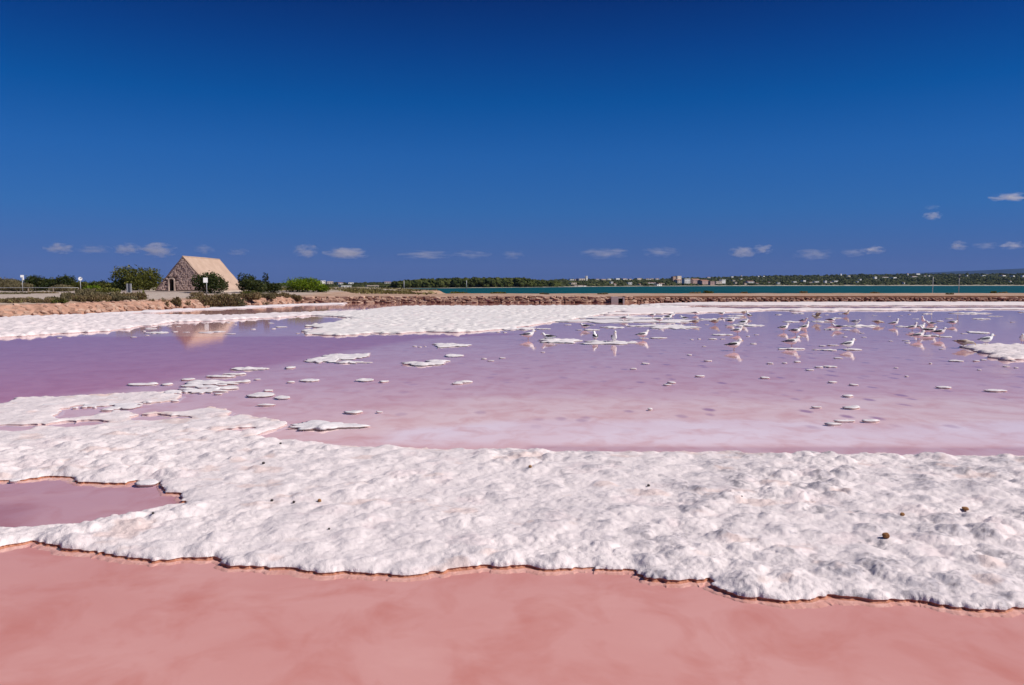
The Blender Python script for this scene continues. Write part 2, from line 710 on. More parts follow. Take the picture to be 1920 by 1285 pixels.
# outside the finely coloured bed (beside and behind the camera) a plain sheet of bed lies a little lower
o = MB().add([(-150, -14, -0.03), (150, -14, -0.03), (150, 113, -0.03), (-150, 113, -0.03)], [(0, 1, 2, 3)]).build('pan_floor', plain('pan_mud', (0.57, 0.27, 0.25), 0.9, 0.15, 0.5, 0.1))
tag(o, kind='structure')

# ---- lagoon behind the dike ------------------------------------------------------
o = MB().add([(-11000, 128, -0.25), (11000, 128, -0.25), (11000, 10500, -0.25), (-11000, 10500, -0.25)], [(0, 1, 2, 3)]).build('lagoon', M['sea'])
tag(o, kind='structure')

# ---- salt crust ------------------------------------------------------------------
SHEETS = []


class Sheet:
    def __init__(s, pts, base, amp, scale, seed, lip, edge_amp=0.03, edge_scale=6.0, rim=0.3, breakup=0.0, world=False, near=False, holes=()):
        s.poly = np.array(pts, float) if world else poly_w(pts)
        s.base, s.amp, s.scale, s.seed, s.lip = base, amp, scale, seed, lip
        s.holes = [poly_w(q) for q in holes]
        s.ea, s.es, s.rim, s.bk, s.near = edge_amp, edge_scale, rim, breakup, near

    def d(s, x, y):
        d = sdf(s.poly, x, y)
        for hp_ in s.holes:
            d = np.minimum(d, -sdf(hp_, x, y))
        d = d + s.ea * fbm(x * s.es, y * s.es, 3, s.seed + 50) + s.ea * 2.0 * (mounds(x / s.scale, y / s.scale, s.seed) - 0.35)
        if s.near:
            d = d + 0.030 * fbm(x * 20, y * 20, 3, s.seed + 55) * sstep(0.3, 0.05, np.abs(d))
        if s.bk:
            d = d + s.bk * fbm(x / s.scale * 0.55, y / s.scale * 0.30, 4, s.seed + 70) * (sstep(11.8, 14.0, y) if s.near else 1.0)
            if s.near:
                d = d + sstep(12.6, 14.2, y) * (0.42 * fbm(x * 1.5, y * 0.9, 4, s.seed + 71) - 0.02)
        return d

    def z(s, x, y, d=None):
        d = s.d(x, y) if d is None else d
        e = np.clip(d / s.rim, 0, 1)
        e = np.sqrt(1 - (1 - e) ** 2)
        wx = x + 0.10 * s.scale * fbm(x * 3 / s.scale, y * 3 / s.scale, 2, s.seed + 8)
        wy = y + 0.10 * s.scale * fbm(x * 3 / s.scale, y * 3 / s.scale, 2, s.seed + 9)
        calm = 0.62 + 0.50 * sstep(-0.25, 0.35, fbm(x / s.scale * 0.22, y / s.scale * 0.22, 3, s.seed + 20))
        m1 = mounds(wx / s.scale, wy / s.scale, s.seed)
        m2 = mounds(wx / s.scale * 2.3, wy / s.scale * 2.3, s.seed + 11)
        m3 = fbm(x / s.scale * 7, y / s.scale * 7, 3, s.seed + 30)
        m4 = np.abs(fbm(x / s.scale * 13, y / s.scale * 13, 3, s.seed + 33))
        h = (m1 * 0.88 + m2 * 0.22 + m3 * 0.15 - m4 * 0.12) * calm
        thin = 1 - 0.52 * sstep(10.0, 14.0, y) if s.near else 1.0
        lip = s.lip * (1 + 0.9 * fbm(x * 2.6, y * 2.6, 2, s.seed + 44)) if s.near else s.lip
        return lip + e * (s.base + s.amp * h) * thin


def build_sheet(name, sh, us_, ys_, mat, dirt=0.0, edge_k=1.0, color=(0.73, 0.662, 0.660)):
    Uu, Yy = np.meshgrid(us_, ys_)
    Xx = Uu * Yy
    dd = sh.d(Xx, Yy)
    ins = dd > 0
    nyy, nxx = Xx.shape
    f = grid_faces(nyy, nxx)
    kp = ins.ravel()[f].any(1)
    f = f[kp]
    # pull the outer ring of vertices onto the outline
    P = np.stack([Xx, Yy], -1)
    acc = np.zeros(P.shape)
    cnt = np.zeros(Xx.shape)
    for i in (-1, 0, 1):
        for j in (-1, 0, 1):
            if not (i or j):
                continue
            Pn, dn = np.roll(P, (i, j), (0, 1)), np.roll(dd, (i, j), (0, 1))
            ok = (~ins) & (dn > 0)
            t = np.where(ok, dd / np.where(dd - dn == 0, 1, dd - dn), 0)
            acc += np.where(ok[..., None], P + (Pn - P) * t[..., None], 0)
            cnt += ok
    mv = (~ins) & (cnt > 0)
    P[mv] = (acc / np.maximum(cnt, 1)[..., None])[mv]
    used = np.unique(f)
    re_ = np.full(Xx.size, -1)
    re_[used] = np.arange(len(used))
    f = re_[f]
    xy = P.reshape(-1, 2)[used]
    dv = np.where(ins, dd, 0).ravel()[used]
    zz = sh.z(xy[:, 0], xy[:, 1], dv)
    x, y = xy[:, 0], xy[:, 1]
    c = np.zeros((len(x), 3))
    c[:] = color
    s_ = sh.scale
    # rosy, rusty and grey stains on the crust
    k = sstep(0.25, 0.55, fbm(x / s_ * 0.8, y / s_ * 0.8, 4, sh.seed + 90))[:, None] * 0.45
    c = c * (1 - k) + np.array((0.74, 0.62, 0.62)) * k
    if dirt:
        side = sstep(-0.25, 0.45, x / y)
        k = sstep(-0.12, 0.28, fbm(x * 2.3, y * 2.3, 4, sh.seed + 91) + 0.35 * fbm(x * 14, y * 14, 3, sh.seed + 92))
        k = k * (0.35 + 0.65 * sstep(0.15, 0.6, mounds(x / s_, y / s_, sh.seed)))
        k = (np.clip(k * (0.30 + 0.95 * side), 0, 1) * dirt * (0.4 + 0.6 * sstep(0.0, 0.5, fbm(x * 22, y * 22, 2, sh.seed + 93) + 0.3)))[:, None]
        c = c * (1 - k) + np.array((0.38, 0.355, 0.39)) * k
        pm = sstep(0.30, 0.75, mounds(x / 0.6, y / 0.6, sh.seed + 300, 0.22)) * (_h(np.floor(x / 0.6), np.floor(y / 0.6), 5) > 0.45)
        pm = pm * sstep(-0.12, 0.22, fbm(x * 19, y * 15, 3, sh.seed + 98)) * (0.25 + 0.75 * side) * 0.85
        c = c * (1 - pm[:, None]) + np.array((0.27, 0.25, 0.275)) * pm[:, None]
        k2 = (k[:, 0] * sstep(0.18, 0.42, fbm(x * 34, y * 26, 2, sh.seed + 97)) * 0.75)[:, None]
        c = c * (1 - k2) + np.array((0.22, 0.19, 0.20)) * k2
        k = (sstep(0.36, 0.58, fbm(x * 1.9 + 40, y * 2.6, 4, sh.seed + 95)) * dirt * 0.55)[:, None]
        c = c * (1 - k) + np.array((0.62, 0.46, 0.41)) * k
        k = (sstep(0.25, 0.0, dv) * 0.4 * sstep(0.0, 0.4, fbm(x * 1.7, y * 1.7, 3, sh.seed + 96)) * sstep(9.5, 11.5, y))[:, None]
        c = c * (1 - k) + np.array((0.70, 0.43, 0.33)) * k
    top = mesh_np(name, np.column_stack([x, y, zz]), f, mat, None, True, c)
    tag(top, kind='structure')
    # the undercut rim and the drowned ledge below it
    e = np.concatenate([f[:, [0, 1]], f[:, [1, 2]], f[:, [2, 3]], f[:, [3, 0]]])
    key = np.sort(e, 1)
    key = key[:, 0].astype(np.int64) * len(x) + key[:, 1]
    u_, inv, ct = np.unique(key, return_inverse=True, return_counts=True)
    be = e[ct[inv] == 1]
    bv = np.unique(be)
    loc = np.full(len(x), -1)
    loc[bv] = np.arange(len(bv))
    be = loc[be]
    bx, by, bz = x[bv], y[bv], zz[bv]
    h_ = 0.10 * edge_k
    g = np.stack([sh.d(bx + h_, by) - sh.d(bx - h_, by), sh.d(bx, by + h_) - sh.d(bx, by - h_)], -1)
    g = -g / np.maximum(np.linalg.norm(g, axis=1), 1e-6)[:, None]
    wv = 1 + 0.6 * fbm(bx * 1.7 / edge_k, by * 1.7 / edge_k, 2, 77)

    def strip(nm, rings, mt):
        n = len(bv)
        V = np.concatenate([np.column_stack([bx + g[:, 0] * o_ * edge_k * w_, by + g[:, 1] * o_ * edge_k * w_, np.full(n, 0.0) + z_]) for o_, z_, w_ in rings])
        Fs = np.concatenate([np.column_stack([be[:, 1] + r * n, be[:, 0] + r * n, be[:, 0] + (r + 1) * n, be[:, 1] + (r + 1) * n]) for r in range(len(rings) - 1)])
        return mesh_np(nm, V, Fs, mt, top, True)
    strip('rim', [(0, bz, 1), (-0.004, bz - 0.005, 1), (-0.008, 0.35 * bz, 1), (0.0, -0.006, 1), (0.012, -0.010, wv)], M['edge'])
    strip('ledge', [(0.012, -0.010, wv), (0.035, -0.012, wv), (0.055, -0.016, wv), (0.075, -0.024, wv), (0.09, -0.035, wv)], M['ledge'])
    return top


MAIN = [(-700, 1032), (-300, 1020), (0, 1026), (60, 1016), (110, 1026), (190, 1040), (270, 1050), (330, 1050), (400, 1047), (440, 1062), (500, 1067), (560, 1066), (600, 1073),
        (660, 1074), (720, 1079), (790, 1080), (850, 1070), (930, 1061), (990, 1064), (1060, 1070), (1110, 1066), (1190, 1073), (1212, 1084), (1270, 1092),
        (1328, 1089), (1345, 1107), (1400, 1120), (1470, 1130), (1510, 1128), (1550, 1118), (1620, 1125), (1690, 1126), (1730, 1124), (1780, 1139),
        (1830, 1145), (1880, 1143), (1920, 1136), (2100, 1130), (2500, 1150), (3000, 1130), (3000, 860), (2400, 858), (1920, 857), (1700, 856), (1500, 853), (1300, 851), (1100, 849), (980, 846), (830, 845), (720, 841),
        (640, 836), (560, 829), (470, 820), (500, 806), (520, 797), (478, 788), (440, 776), (395, 767), (330, 768), (250, 773), (215, 771), (170, 781), (110, 782), (80, 776),
        (110, 769), (170, 763), (250, 757), (330, 751), (345, 743), (300, 738), (230, 741), (150, 742), (60, 747), (0, 763), (-300, 785), (-700, 815), (-700, 900), (-200, 905), (0, 903), (40, 902), (95, 893), (140, 898), (150, 907), (235, 908), (255, 902), (300, 906),
        (306, 919), (335, 927), (338, 941), (352, 947), (300, 957), (230, 967), (150, 984), (60, 992), (0, 996), (-300, 1000), (-700, 1005)]
sh_main = Sheet(MAIN, 0.032, 0.066, 0.34, 100, 0.013, 0.035, 7.0, 0.28, 0.5, False, True,
                [[(-80, 797), (-10, 793), (50, 796), (66, 801), (30, 808), (-80, 809)], [(420, 806), (470, 797), (520, 800), (470, 813), (430, 813)], [(120, 795), (180, 792), (210, 795), (150, 800)],
                 [(-60, 776), (30, 774), (60, 777), (0, 781), (-60, 782)], [(260, 784), (330, 781), (350, 784), (300, 788)]])
build_sheet('salt_crust', sh_main, np.arange(-1.02, 1.0201, 0.0017), 5.45 * np.exp(np.arange(0, math.log(18.6 / 5.45), 0.0021)), M['salt'], 0.85)
SHEETS.append(sh_main)

FARL = [(-1500, 640), (-600, 606), (0, 597), (100, 593), (230, 590), (300, 591), (420, 593), (500, 589), (600, 586), (690, 582), (640, 589), (585, 592), (520, 596.5), (460, 599), (400, 602.5), (330, 604),
        (280, 611), (235, 618), (200, 622), (120, 625), (50, 630), (0, 634), (-400, 660), (-1500, 730)]
sh_fl = Sheet(FARL, 0.04, 0.13, 0.6, 200, 0.03, 0.25, 0.9, 0.5, 0.35)
build_sheet('salt_crust', sh_fl, np.arange(-0.98, -0.17, 0.0021), 26 * np.exp(np.arange(0, math.log(76 / 26), 0.004)), M['salt_far'], 0, 2.0)
SHEETS.append(sh_fl)

FARC = [(690, 582), (740, 576), (800, 575), (950, 575), (1080, 574.2), (1240, 574), (1300, 575.5), (1230, 577.5), (1170, 581), (1120, 592), (1060, 601), (1010, 609), (950, 618), (860, 624), (800, 622.5),
        (750, 626), (700, 625), (650, 630), (580, 628), (572, 622), (610, 617), (575, 612), (640, 604), (665, 598), (630, 594), (585, 592)]
sh_fc = Sheet(FARC, 0.05, 0.11, 0.7, 240, 0.03, 0.16, 0.9, 0.6, 0.15)
build_sheet('salt_crust', sh_fc, np.arange(-0.27, 0.25, 0.0016), 35 * np.exp(np.arange(0, math.log(90 / 35), 0.0035)), M['salt_far'], 0, 2.0, (0.70, 0.67, 0.655))
SHEETS.append(sh_fc)

BEACH = [(1190, 571.6), (1300, 567.8), (1500, 567.2), (1920, 567.0), (2700, 566.6), (2700, 573.6), (1920, 573.0), (1700, 573.3), (1560, 573.4), (1400, 573), (1280, 572.4)]
sh_b = Sheet(BEACH, 0.06, 0.05, 2.0, 280, 0.03, 0.3, 0.5, 1.0, 0.3)
build_sheet('salt_beach', sh_b, np.arange(0.12, 1.2, 0.002), 82 * np.exp(np.arange(0, math.log(108.5 / 82), 0.003)), M['salt_far'], 0, 2.5, (0.76, 0.69, 0.68))
STRIP = [(1150, 581), (1240, 577.3), (1330, 578.6), (1400, 580), (1520, 579.4), (1640, 579.8), (1780, 579), (1880, 579), (2000, 578), (2500, 578.5), (2500, 581), (2000, 580), (1880, 581),
         (1700, 582.6), (1500, 584), (1460, 582.5), (1420, 584.5), (1300, 587.5), (1200, 590), (1140, 591), (1160, 586)]
sh_s = Sheet(STRIP, 0.05, 0.06, 1.4, 320, 0.03, 0.5, 0.5, 0.6, 0.9)
build_sheet('salt_crust', sh_s, np.arange(0.1, 1.1, 0.0018), 60 * np.exp(np.arange(0, math.log(86 / 60), 0.003)), M['salt_far'], 0, 2.5, (0.77, 0.70, 0.69))
LBEACH = [(-700, 640), (0, 599), (100, 593.5), (200, 587.5), (300, 582), (420, 577), (560, 570.5), (640, 569.0), (640, 571.5), (560, 573), (430, 580), (300, 585.5), (200, 590.5), (100, 596.5), (0, 602), (-700, 650)]
sh_lb = Sheet(LBEACH, 0.05, 0.05, 1.5, 360, 0.03, 0.4, 0.6, 0.6, 0.4)
build_sheet('salt_beach', sh_lb, np.arange(-1.0, -0.18, 0.0022), 40 * np.exp(np.arange(0, math.log(104 / 40), 0.0035)), M['salt_far'], 0, 2.5, (0.78, 0.72, 0.72))
RIGHTP = [(1800, 652), (1840, 648.5), (1920, 649), (2200, 650), (2200, 674), (1960, 672), (1890, 676), (1855, 671), (1850, 664), (1825, 656)]
sh_rp = Sheet(RIGHTP, 0.04, 0.09, 0.5, 400, 0.03, 0.10, 2.0, 0.3, 0.12)
build_sheet('salt_crust', sh_rp, np.arange(0.5, 0.85, 0.0012), 23 * np.exp(np.arange(0, math.log(33.5 / 23), 0.003)), M['salt'], 0.25, 1.3)

# ---- the far shore -----------------------------------------------------------------
FPX = [-400, 600, 740, 850, 1000, 1100, 1250, 1400, 1600, 1920, 2700]
FSH = [330, 430, 500, 540, 640, 800, 1000, 1150, 1250, 1300, 1400]
FRD = [900, 1000, 1000, 1100, 1300, 1600, 1900, 2300, 2600, 2800, 3000]
FRP = [531, 531.5, 531, 530, 528, 525, 524, 519.5, 515.5, 514, 515]


def far_pt(px, t):
    Ds, Dr = np.interp(px, FPX, FSH), np.interp(px, FPX, FRD)
    rp = np.interp(px, FPX, FRP) + 0.8 * fbm(np.asarray(px) / 60.0, np.zeros_like(np.asarray(px, float)), 3, 4)
    D = Ds + (Dr - Ds) * t
    sp = HOR + (H + 0.25) * F / Ds
    py = sp + (rp - sp) * t ** 0.7
    z = H - (py - HOR) * D / F
    return (px - 960) / F * D, D, z


fpx = np.arange(-400, 2700, 5.0)
ft = np.concatenate([np.linspace(0, 0.1, 9), np.linspace(0.12, 1, 40), [1.06]])
FP, FT = np.meshgrid(fpx, ft)
fx_, fy_, fz_ = far_pt(FP, np.clip(FT, 0, 1))
fy_ = fy_ * np.where(FT > 1, 1.1, 1)
fz_ = np.where(FT > 1, -1.0, fz_) + np.where((FT > 0.06) & (FT <= 1), 1.2 * fbm(fx_ / 22, fy_ / 40, 3, 8), 0)
fc = np.zeros(FP.shape + (3,))
fc[:] = (0.075, 0.085, 0.05)
k = sstep(0.1, 0.4, fbm(fx_ / 90, fy_ / 160, 4, 19))[..., None] * 0.5
fc = fc * (1 - k) + np.array((0.22, 0.19, 0.12)) * k
k = sstep(0.05, 0.012, FT)[..., None]
fc = fc * (1 - k) + np.array((0.52, 0.45, 0.37)) * k
o = mesh_np('far_shore', np.stack([fx_, fy_, fz_], -1).reshape(-1, 3), grid_faces(*FP.shape), M['far'], None, True, fc.reshape(-1, 3))
tag(o, kind='structure')

hp = np.array([1300, 1500, 1650, 1780, 1850, 1920, 2000, 2150, 2400, 2700], float)
hy = np.array([533, 524, 514.5, 509.5, 507, 503.5, 501, 499, 505, 520], float)
hx = np.arange(1300, 2700, 10.0)
hr = np.interp(hx, hp, hy) + 0.5 * fbm(hx / 40, hx * 0, 3, 3)
rows = []
for t in np.linspace(0, 1, 10):
    D = 6500 + 1700 * t
    py = HOR + 0.6 + (hr - HOR - 0.6) * t ** 0.8
    rows.append(np.stack([(hx - 960) / F * D, np.full_like(hx, D), H - (py - HOR) * D / F], -1))
rows.append(rows[-1] * np.array([1.05, 1.05, 0]) + np.array([0, 0, -1.0]))
R_ = np.stack(rows)
o = mesh_np('far_hill', R_.reshape(-1, 3), grid_faces(R_.shape[0], R_.shape[1]), M['hill_haze_blue'])
tag(o, kind='structure')

# =================================================================== WALLS, HUT
def stone_mesh(name, mat, seed, rx=0.5, ry=0.5, rz=0.5, p=0.42):
    """a rough block: an icosahedron-like lump squared off"""
    rr = random.Random(seed)
    vs, fs = [], []
    nlat, nlon = 5, 8
    for i in range(nlat):
        th = PI * (i + 0.5) / nlat
        for j in range(nlon):
            ph = 2 * PI * (j + 0.5) / nlon
            x, y, z = math.sin(th) * math.cos(ph), math.sin(th) * math.sin(ph), math.cos(th)
            q = [math.copysign(abs(v) ** p, v) * (0.82 + 0.3 * rr.random()) for v in (x, y, z)]
            vs.append((q[0] * rx, q[1] * ry, q[2] * rz))
    for i in range(nlat - 1):
        for j in range(nlon):
            k = (j + 1) % nlon
            fs.append((i * nlon + j, (i + 1) * nlon + j, (i + 1) * nlon + k, i * nlon + k))
    fs.append(tuple(range(nlon)))
    fs.append(tuple((nlat - 1) * nlon + j for j in range(nlon))[::-1])
    return MB().add(vs, fs).mesh(name, mat)


def scatter_stones(root, spots, meshes, mat, limit=300):
    """the stones that show largest as parts, the rest joined into one part"""
    spots = sorted(spots, key=lambda q: -q[3][0] / q[1])
    for (x, y, z, sc, rot) in spots[:limit]:
        o = link('stone', random.choice(meshes), root)
        o.location = (x, y, z)
        o.scale = sc
        o.rotation_euler = rot
    if len(spots) > limit:
        mb = MB()
        from mathutils import Euler
        for (x, y, z, sc, rot) in spots[limit:]:
            me = random.choice(meshes)
            e = Euler(rot).to_matrix()
            mb.add([e @ Vector((v.co.x * sc[0], v.co.y * sc[1], v.co.z * sc[2])) + Vector((x, y, z)) for v in me.vertices],
                   [tuple(p.vertices) for p in me.polygons])
        o = mb.build('small_stones', mat, root)
        o['kind'] = 'stuff'


def along(pts, step):
    out = []
    for (a, b) in zip(pts[:-1], pts[1:]):
        a, b = Vector(a), Vector(b)
        L = (b - a).length
        t = (b - a) / L
        q = 0.0
        while q < L:
            out.append((a + t * q, t))
            q += step * random.uniform(0.75, 1.35)
    return out


# dry stone wall on the front of the dike
wall_line = [(-26.8, 101.0), (-20, 102.2), (0, 102.5), (14, 102.9), (20, 105.9), (45, 107.4), (88, 108.4)]
root = thing('dry_stone_wall', 'long low reddish dry stone wall along the front of the dike across the pan', 'stone wall')
meshes = [stone_mesh('stone', M['wall_stone'], 40 + i) for i in range(8)]
spots = []
for row in range(4):
    for p, t in along(wall_line, 0.62 if row < 3 else 0.8):
        fade = 1.0 if p.x < 16 else 0.62
        if p.x > 16 and row == 3:
            continue
        if 12.6 < p.x < 14.2:
            continue
        w = random.uniform(0.55, 1.25) * fade
        h = random.uniform(0.20, 0.30) * (1.25 if row == 3 else 1)
        z = 0.08 + row * 0.20 + random.uniform(-0.05, 0.05)
        spots.append((p.x, p.y + 0.18 + row * 0.10 + random.uniform(-0.12, 0.12), z, (w, random.uniform(0.4, 0.8), h),
                      (random.uniform(-0.15, 0.15), random.uniform(-0.12, 0.12), math.atan2(t.y, t.x) + random.uniform(-0.2, 0.2))))
scatter_stones(root, spots, meshes, M['wall_stone'])
cv, cf = [], []
for i, q in enumerate(wall_line):
    cv += [(q[0], q[1] + 0.30, -0.2), (q[0], q[1] + 0.75, 0.78), (q[0], q[1] + 1.8, 0.80), (q[0], q[1] + 1.9, -0.2)]
for i in range(len(wall_line) - 1):
    for k in range(3):
        cf.append((i * 4 + k, (i + 1) * 4 + k, (i + 1) * 4 + k + 1, i * 4 + k + 1))
MB().add(cv, cf).build('earth_core', M['wall_core'], root)

# stone bank on the left shore
bank_line = [(-48, 0), (-44.5, 22), (-37.2, 57), (-33.6, 75), (-29.5, 93), (-26.8, 100.6)]
root = thing('stone_bank', 'sloping bank of loose orange stones below the road on the left shore', 'stone bank')
meshes = [stone_mesh('stone', M['bank_stone'], 60 + i) for i in range(8)]
spots = []
for row in range(5):
    for p, t in along(bank_line[1:], 0.95):
        if p.y < 46:
            continue
        nrm = Vector((-t.y, t.x))
        dd = 0.15 + row * 0.30 + random.uniform(-0.1, 0.1)
        x, y = p.x + nrm.x * dd, p.y + nrm.y * dd
        w = random.uniform(0.30, 0.85)
        spots.append((x, y, 0.06 + 0.165 * row + random.uniform(-0.05, 0.05), (w, random.uniform(0.3, 0.6), random.uniform(0.16, 0.34)),
                      (random.uniform(-0.3, 0.3), random.uniform(-0.3, 0.3), math.atan2(t.y, t.x) + random.uniform(-0.6, 0.6))))
scatter_stones(root, spots, meshes, M['bank_stone'])
cv, cf = [], []
for q in bank_line:
    cv += [(q[0] - 0.05, q[1], -0.2), (q[0] - 0.5, q[1], 0.35), (q[0] - 1.25, q[1], 0.80), (q[0] - 2.2, q[1], 0.82), (q[0] - 2.3, q[1], -0.2)]
for i in range(len(bank_line) - 1):
    for k in range(4):
        cf.append((i * 5 + k, i * 5 + k + 1, (i + 1) * 5 + k + 1, (i + 1) * 5 + k))
MB().add(cv, cf).build('earth_core', M['bank_core'], root)

# sluice in the dike wall
plain('concrete', (0.55, 0.50, 0.48), 0.85, 0.15, 2, 0.2, 0.2)
plain('dark', (0.02, 0.017, 0.017), 0.9, 0.2, 2, 0.1)
sx, sy = 13.5, 102.3
root = thing('sluice', 'pale concrete sluice with a dark opening set in the dike wall', 'sluice', (sx, sy, 0))
MB().box(-0.75, 0.15, 0, 0.9, -0.1, 0.80).build('pier', M['concrete'], root)
MB().box(0.75, 0.95, 0, 0.9, -0.1, 0.72).build('pier', M['concrete'], root)
MB().box(0.152, 0.748, 0.02, 0.9, 0.56, 0.74).build('lintel', M['concrete'], root)
MB().box(0.152, 0.748, 0.45, 0.52, -0.1, 0.558).build('opening_shade', M['dark'], root)  # black sheet standing in for the darkness of the sluice opening

# stone hut -----------------------------------------------------------------------
mat_stone('hut_stone', (0.25, 0.17, 0.15), (0.50, 0.37, 0.32), 3.0)


def mat_joined_stone():
    t = NT('hut_stonework')
    p = t.obj()
    v = t.new('TexVoronoi')
    v.inputs['Scale'].default_value = 1.0
    t.lk(t.mapped(p, (2.2, 2.2, 4.6)), v.inputs['Vector'])
    sp = t.new('SeparateColor')
    t.lk(v.outputs['Color'], sp.inputs[0])
    c = t.mix(sp.outputs[0], (0.40, 0.285, 0.25), (0.62, 0.47, 0.41))
    c = t.mix(t.rng(t.noise(p, 7, 4), 0.3, 0.7, 0, 0.5), c, (0.40, 0.30, 0.27))
    t.pbr(c, 0.95, 0.1, t.bump(t.noise(p, 18, 4), 0.6, 0.05))
    M['stonework'] = t.m


mat_joined_stone()
plain('hut_mortar', (0.20, 0.145, 0.13), 0.95, 0.2, 3, 0.1, 0.3)


def mat_roof():
    t = NT('roof_render')
    p = t.obj()
    n = t.noise(p, 0.8, 6, 0.6)
    n2 = t.noise(t.mapped(p, (1, 1, 0.3)), 4, 5, 0.6)
    c = t.mix(t.rng(n, 0.35, 0.65), (0.40, 0.285, 0.22), (0.47, 0.345, 0.27))
    c = t.mix(t.rng(n2, 0.55, 0.75, 0, 0.5), c, (0.33, 0.23, 0.18))
    t.pbr(c, 0.9, 0.15, t.bump(n2, 0.35, 0.04))
    M['roof'] = t.m


mat_roof()
HX, HY, HB, HT, HW, HL = -46.1, 112.0, 1.46, 6.07, 3.85, 14.0
hut = thing('stone_hut', 'steep gabled stone hut with a sand coloured roof and small arched doorway', 'hut', (HX, HY, HB))
ht = HT - HB
dx0, dx1, dh = -1.95, -1.30, 1.62
slope = ht / HW


def gz_at(x):
    return ht - abs(x) * slope


b = MB()   # wall behind the facing stones, with the doorway left open
outl = [(-HW, 0), (dx0, 0), (dx0, dh), (dx1, dh), (dx1, 0), (HW, 0), (0, ht)]
for yy in (0.10,):
    b.add([(x, yy, z) for x, z in [(-HW, 0), (dx0, 0), (dx0, dh), (dx0, gz_at(dx0))]], [(0, 1, 2, 3)])
    b.add([(x, yy, z) for x, z in [(dx0, dh), (dx1, dh), (dx1, gz_at(dx1)), (dx0, gz_at(dx0))]], [(0, 1, 2, 3)])
    b.add([(x, yy, z) for x, z in [(dx1, 0), (HW, 0), (0, ht), (dx1, gz_at(dx1))]], [(0, 1, 2, 3)])
b.add([(-HW, HL, 0), (HW, HL, 0), (0, HL, ht)], [(2, 1, 0)])
b.add([(dx0, 0.1, 0), (dx0, 0.9, 0), (dx0, 0.9, dh), (dx0, 0.1, dh)], [(0, 1, 2, 3)])
b.add([(dx1, 0.1, 0), (dx1, 0.9, 0), (dx1, 0.9, dh), (dx1, 0.1, dh)], [(3, 2, 1, 0)])
b.add([(dx0, 0.1, dh), (dx0, 0.9, dh), (dx1, 0.9, dh), (dx1, 0.1, dh)], [(0, 1, 2, 3)])
b.build('wall', M['hut_mortar'], hut)
sm = [stone_mesh('stone', M['stonework'], 80 + i) for i in range(6)]
mb = MB()
z = 0.10
while z < ht - 0.15:
    hh = random.uniform(0.15, 0.24)
    lim = HW - (z + hh * 0.5) / slope - 0.03
    x = -lim
    while x < lim - 0.05:
        w = random.uniform(0.28, 0.62)
        w = min(w, lim - x)
        cx = x + w / 2
        x += w + 0.015
        if dx0 - 0.16 - w * 0.4 < cx < dx1 + 0.16 + w * 0.4 and z < dh + 0.22:
            continue
        me = random.choice(sm)
        mb.add([(cx + v.co.x * w * 1.02, 0.03 + v.co.y * 0.24 + 0.02 * math.sin(cx * 7 + z * 5), z + hh / 2 + v.co.z * hh * 1.02) for v in me.vertices],
               [tuple(p.vertices) for p in me.polygons])
    z += hh + 0.012
mb.build('stonework', M['stonework'], hut)['kind'] = 'stuff'
interior_shade = MB().box(dx0 + 0.01, dx1 - 0.01, 0.80, 0.86, 0, dh - 0.01).build('interior_shade', M['dark'], hut)  # near-black panel painted as the shade inside the doorway
fr = MB()
fr.box(dx0 - 0.17, dx0, -0.14, 0.098, 0, dh - 0.25)
fr.box(dx1, dx1 + 0.17, -0.14, 0.098, 0, dh - 0.25)
n = 9
for i in range(n):
    a0, a1 = PI - PI * i / n, PI - PI * (i + 1) / n
    cxm, czm, r0, r1 = (dx0 + dx1) / 2, dh - 0.249, (dx1 - dx0) / 2, (dx1 - dx0) / 2 + 0.17
    q = [(cxm + r * math.cos(a), czm + r * math.sin(a)) for r, a in ((r0, a0), (r1, a0), (r1, a1), (r0, a1))]
    fr.add([(x, -0.14, z) for x, z in q] + [(x, 0.097, z) for x, z in q], [(0, 1, 2, 3), (7, 6, 5, 4), (0, 4, 5, 1), (1, 5, 6, 2), (2, 6, 7, 3), (3, 7, 4, 0)])
fr.build('frame', plain('jamb', (0.56, 0.44, 0.37), 0.9, 0.15, 3, 0.1, 0.3), interior_shade)
th = 0.16
for sgn in (-1, 1):
    nx, nzv = sgn * math.sin(math.atan(slope)), math.cos(math.atan(slope))
    e0 = (sgn * (HW + 0.10), -0.10 * slope)
    e1 = (0, ht)
    y0, y1 = -0.02, HL + 0.1
    nu = 14
    vs, fs = [], []
    for j in range(nu + 1):
        for i in range(9):
            t_ = i / 8
            jit = 0.025 * math.sin(j * 2.3 + i * 1.7 + sgn)
            x = e0[0] + (e1[0] - e0[0]) * t_ + nx * (th + jit)
            zz = e0[1] + (e1[1] - e0[1]) * t_ + nzv * (th + jit)
            if i == 8:
                x, zz = 0, ht + th / nzv
            vs.append((x, y0 + (y1 - y0) * j / nu, zz))
    for j in range(nu):
        for i in range(8):
            q = (j * 9 + i, j * 9 + i + 1, (j + 1) * 9 + i + 1, (j + 1) * 9 + i)
            fs.append(q if sgn < 0 else q[::-1])
    o = len(vs)
    vs += [(e0[0], y0, e0[1]), (e1[0], y0, e1[1]), (e1[0], y1, e1[1]), (e0[0], y1, e0[1])]
    front = [i for i in range(9)]
    fs.append(tuple([o, o + 1] + front[::-1]))
    fs.append(tuple([o + 3, nu * 9] + [nu * 9 + i for i in range(1, 9)] + [o + 2]))
    fs.append(tuple([o] + [j * 9 for j in range(nu + 1)] + [o + 3]))
    MB().add(vs, fs).build('roof_slope', M['roof'], hut, True)
MB().tube([(0, -0.03, ht + 0.20), (0.01, HL * 0.5, ht + 0.215), (0, HL + 0.12, ht + 0.20)], 0.10, 8).build('ridge_cap', M['roof'], hut, True)
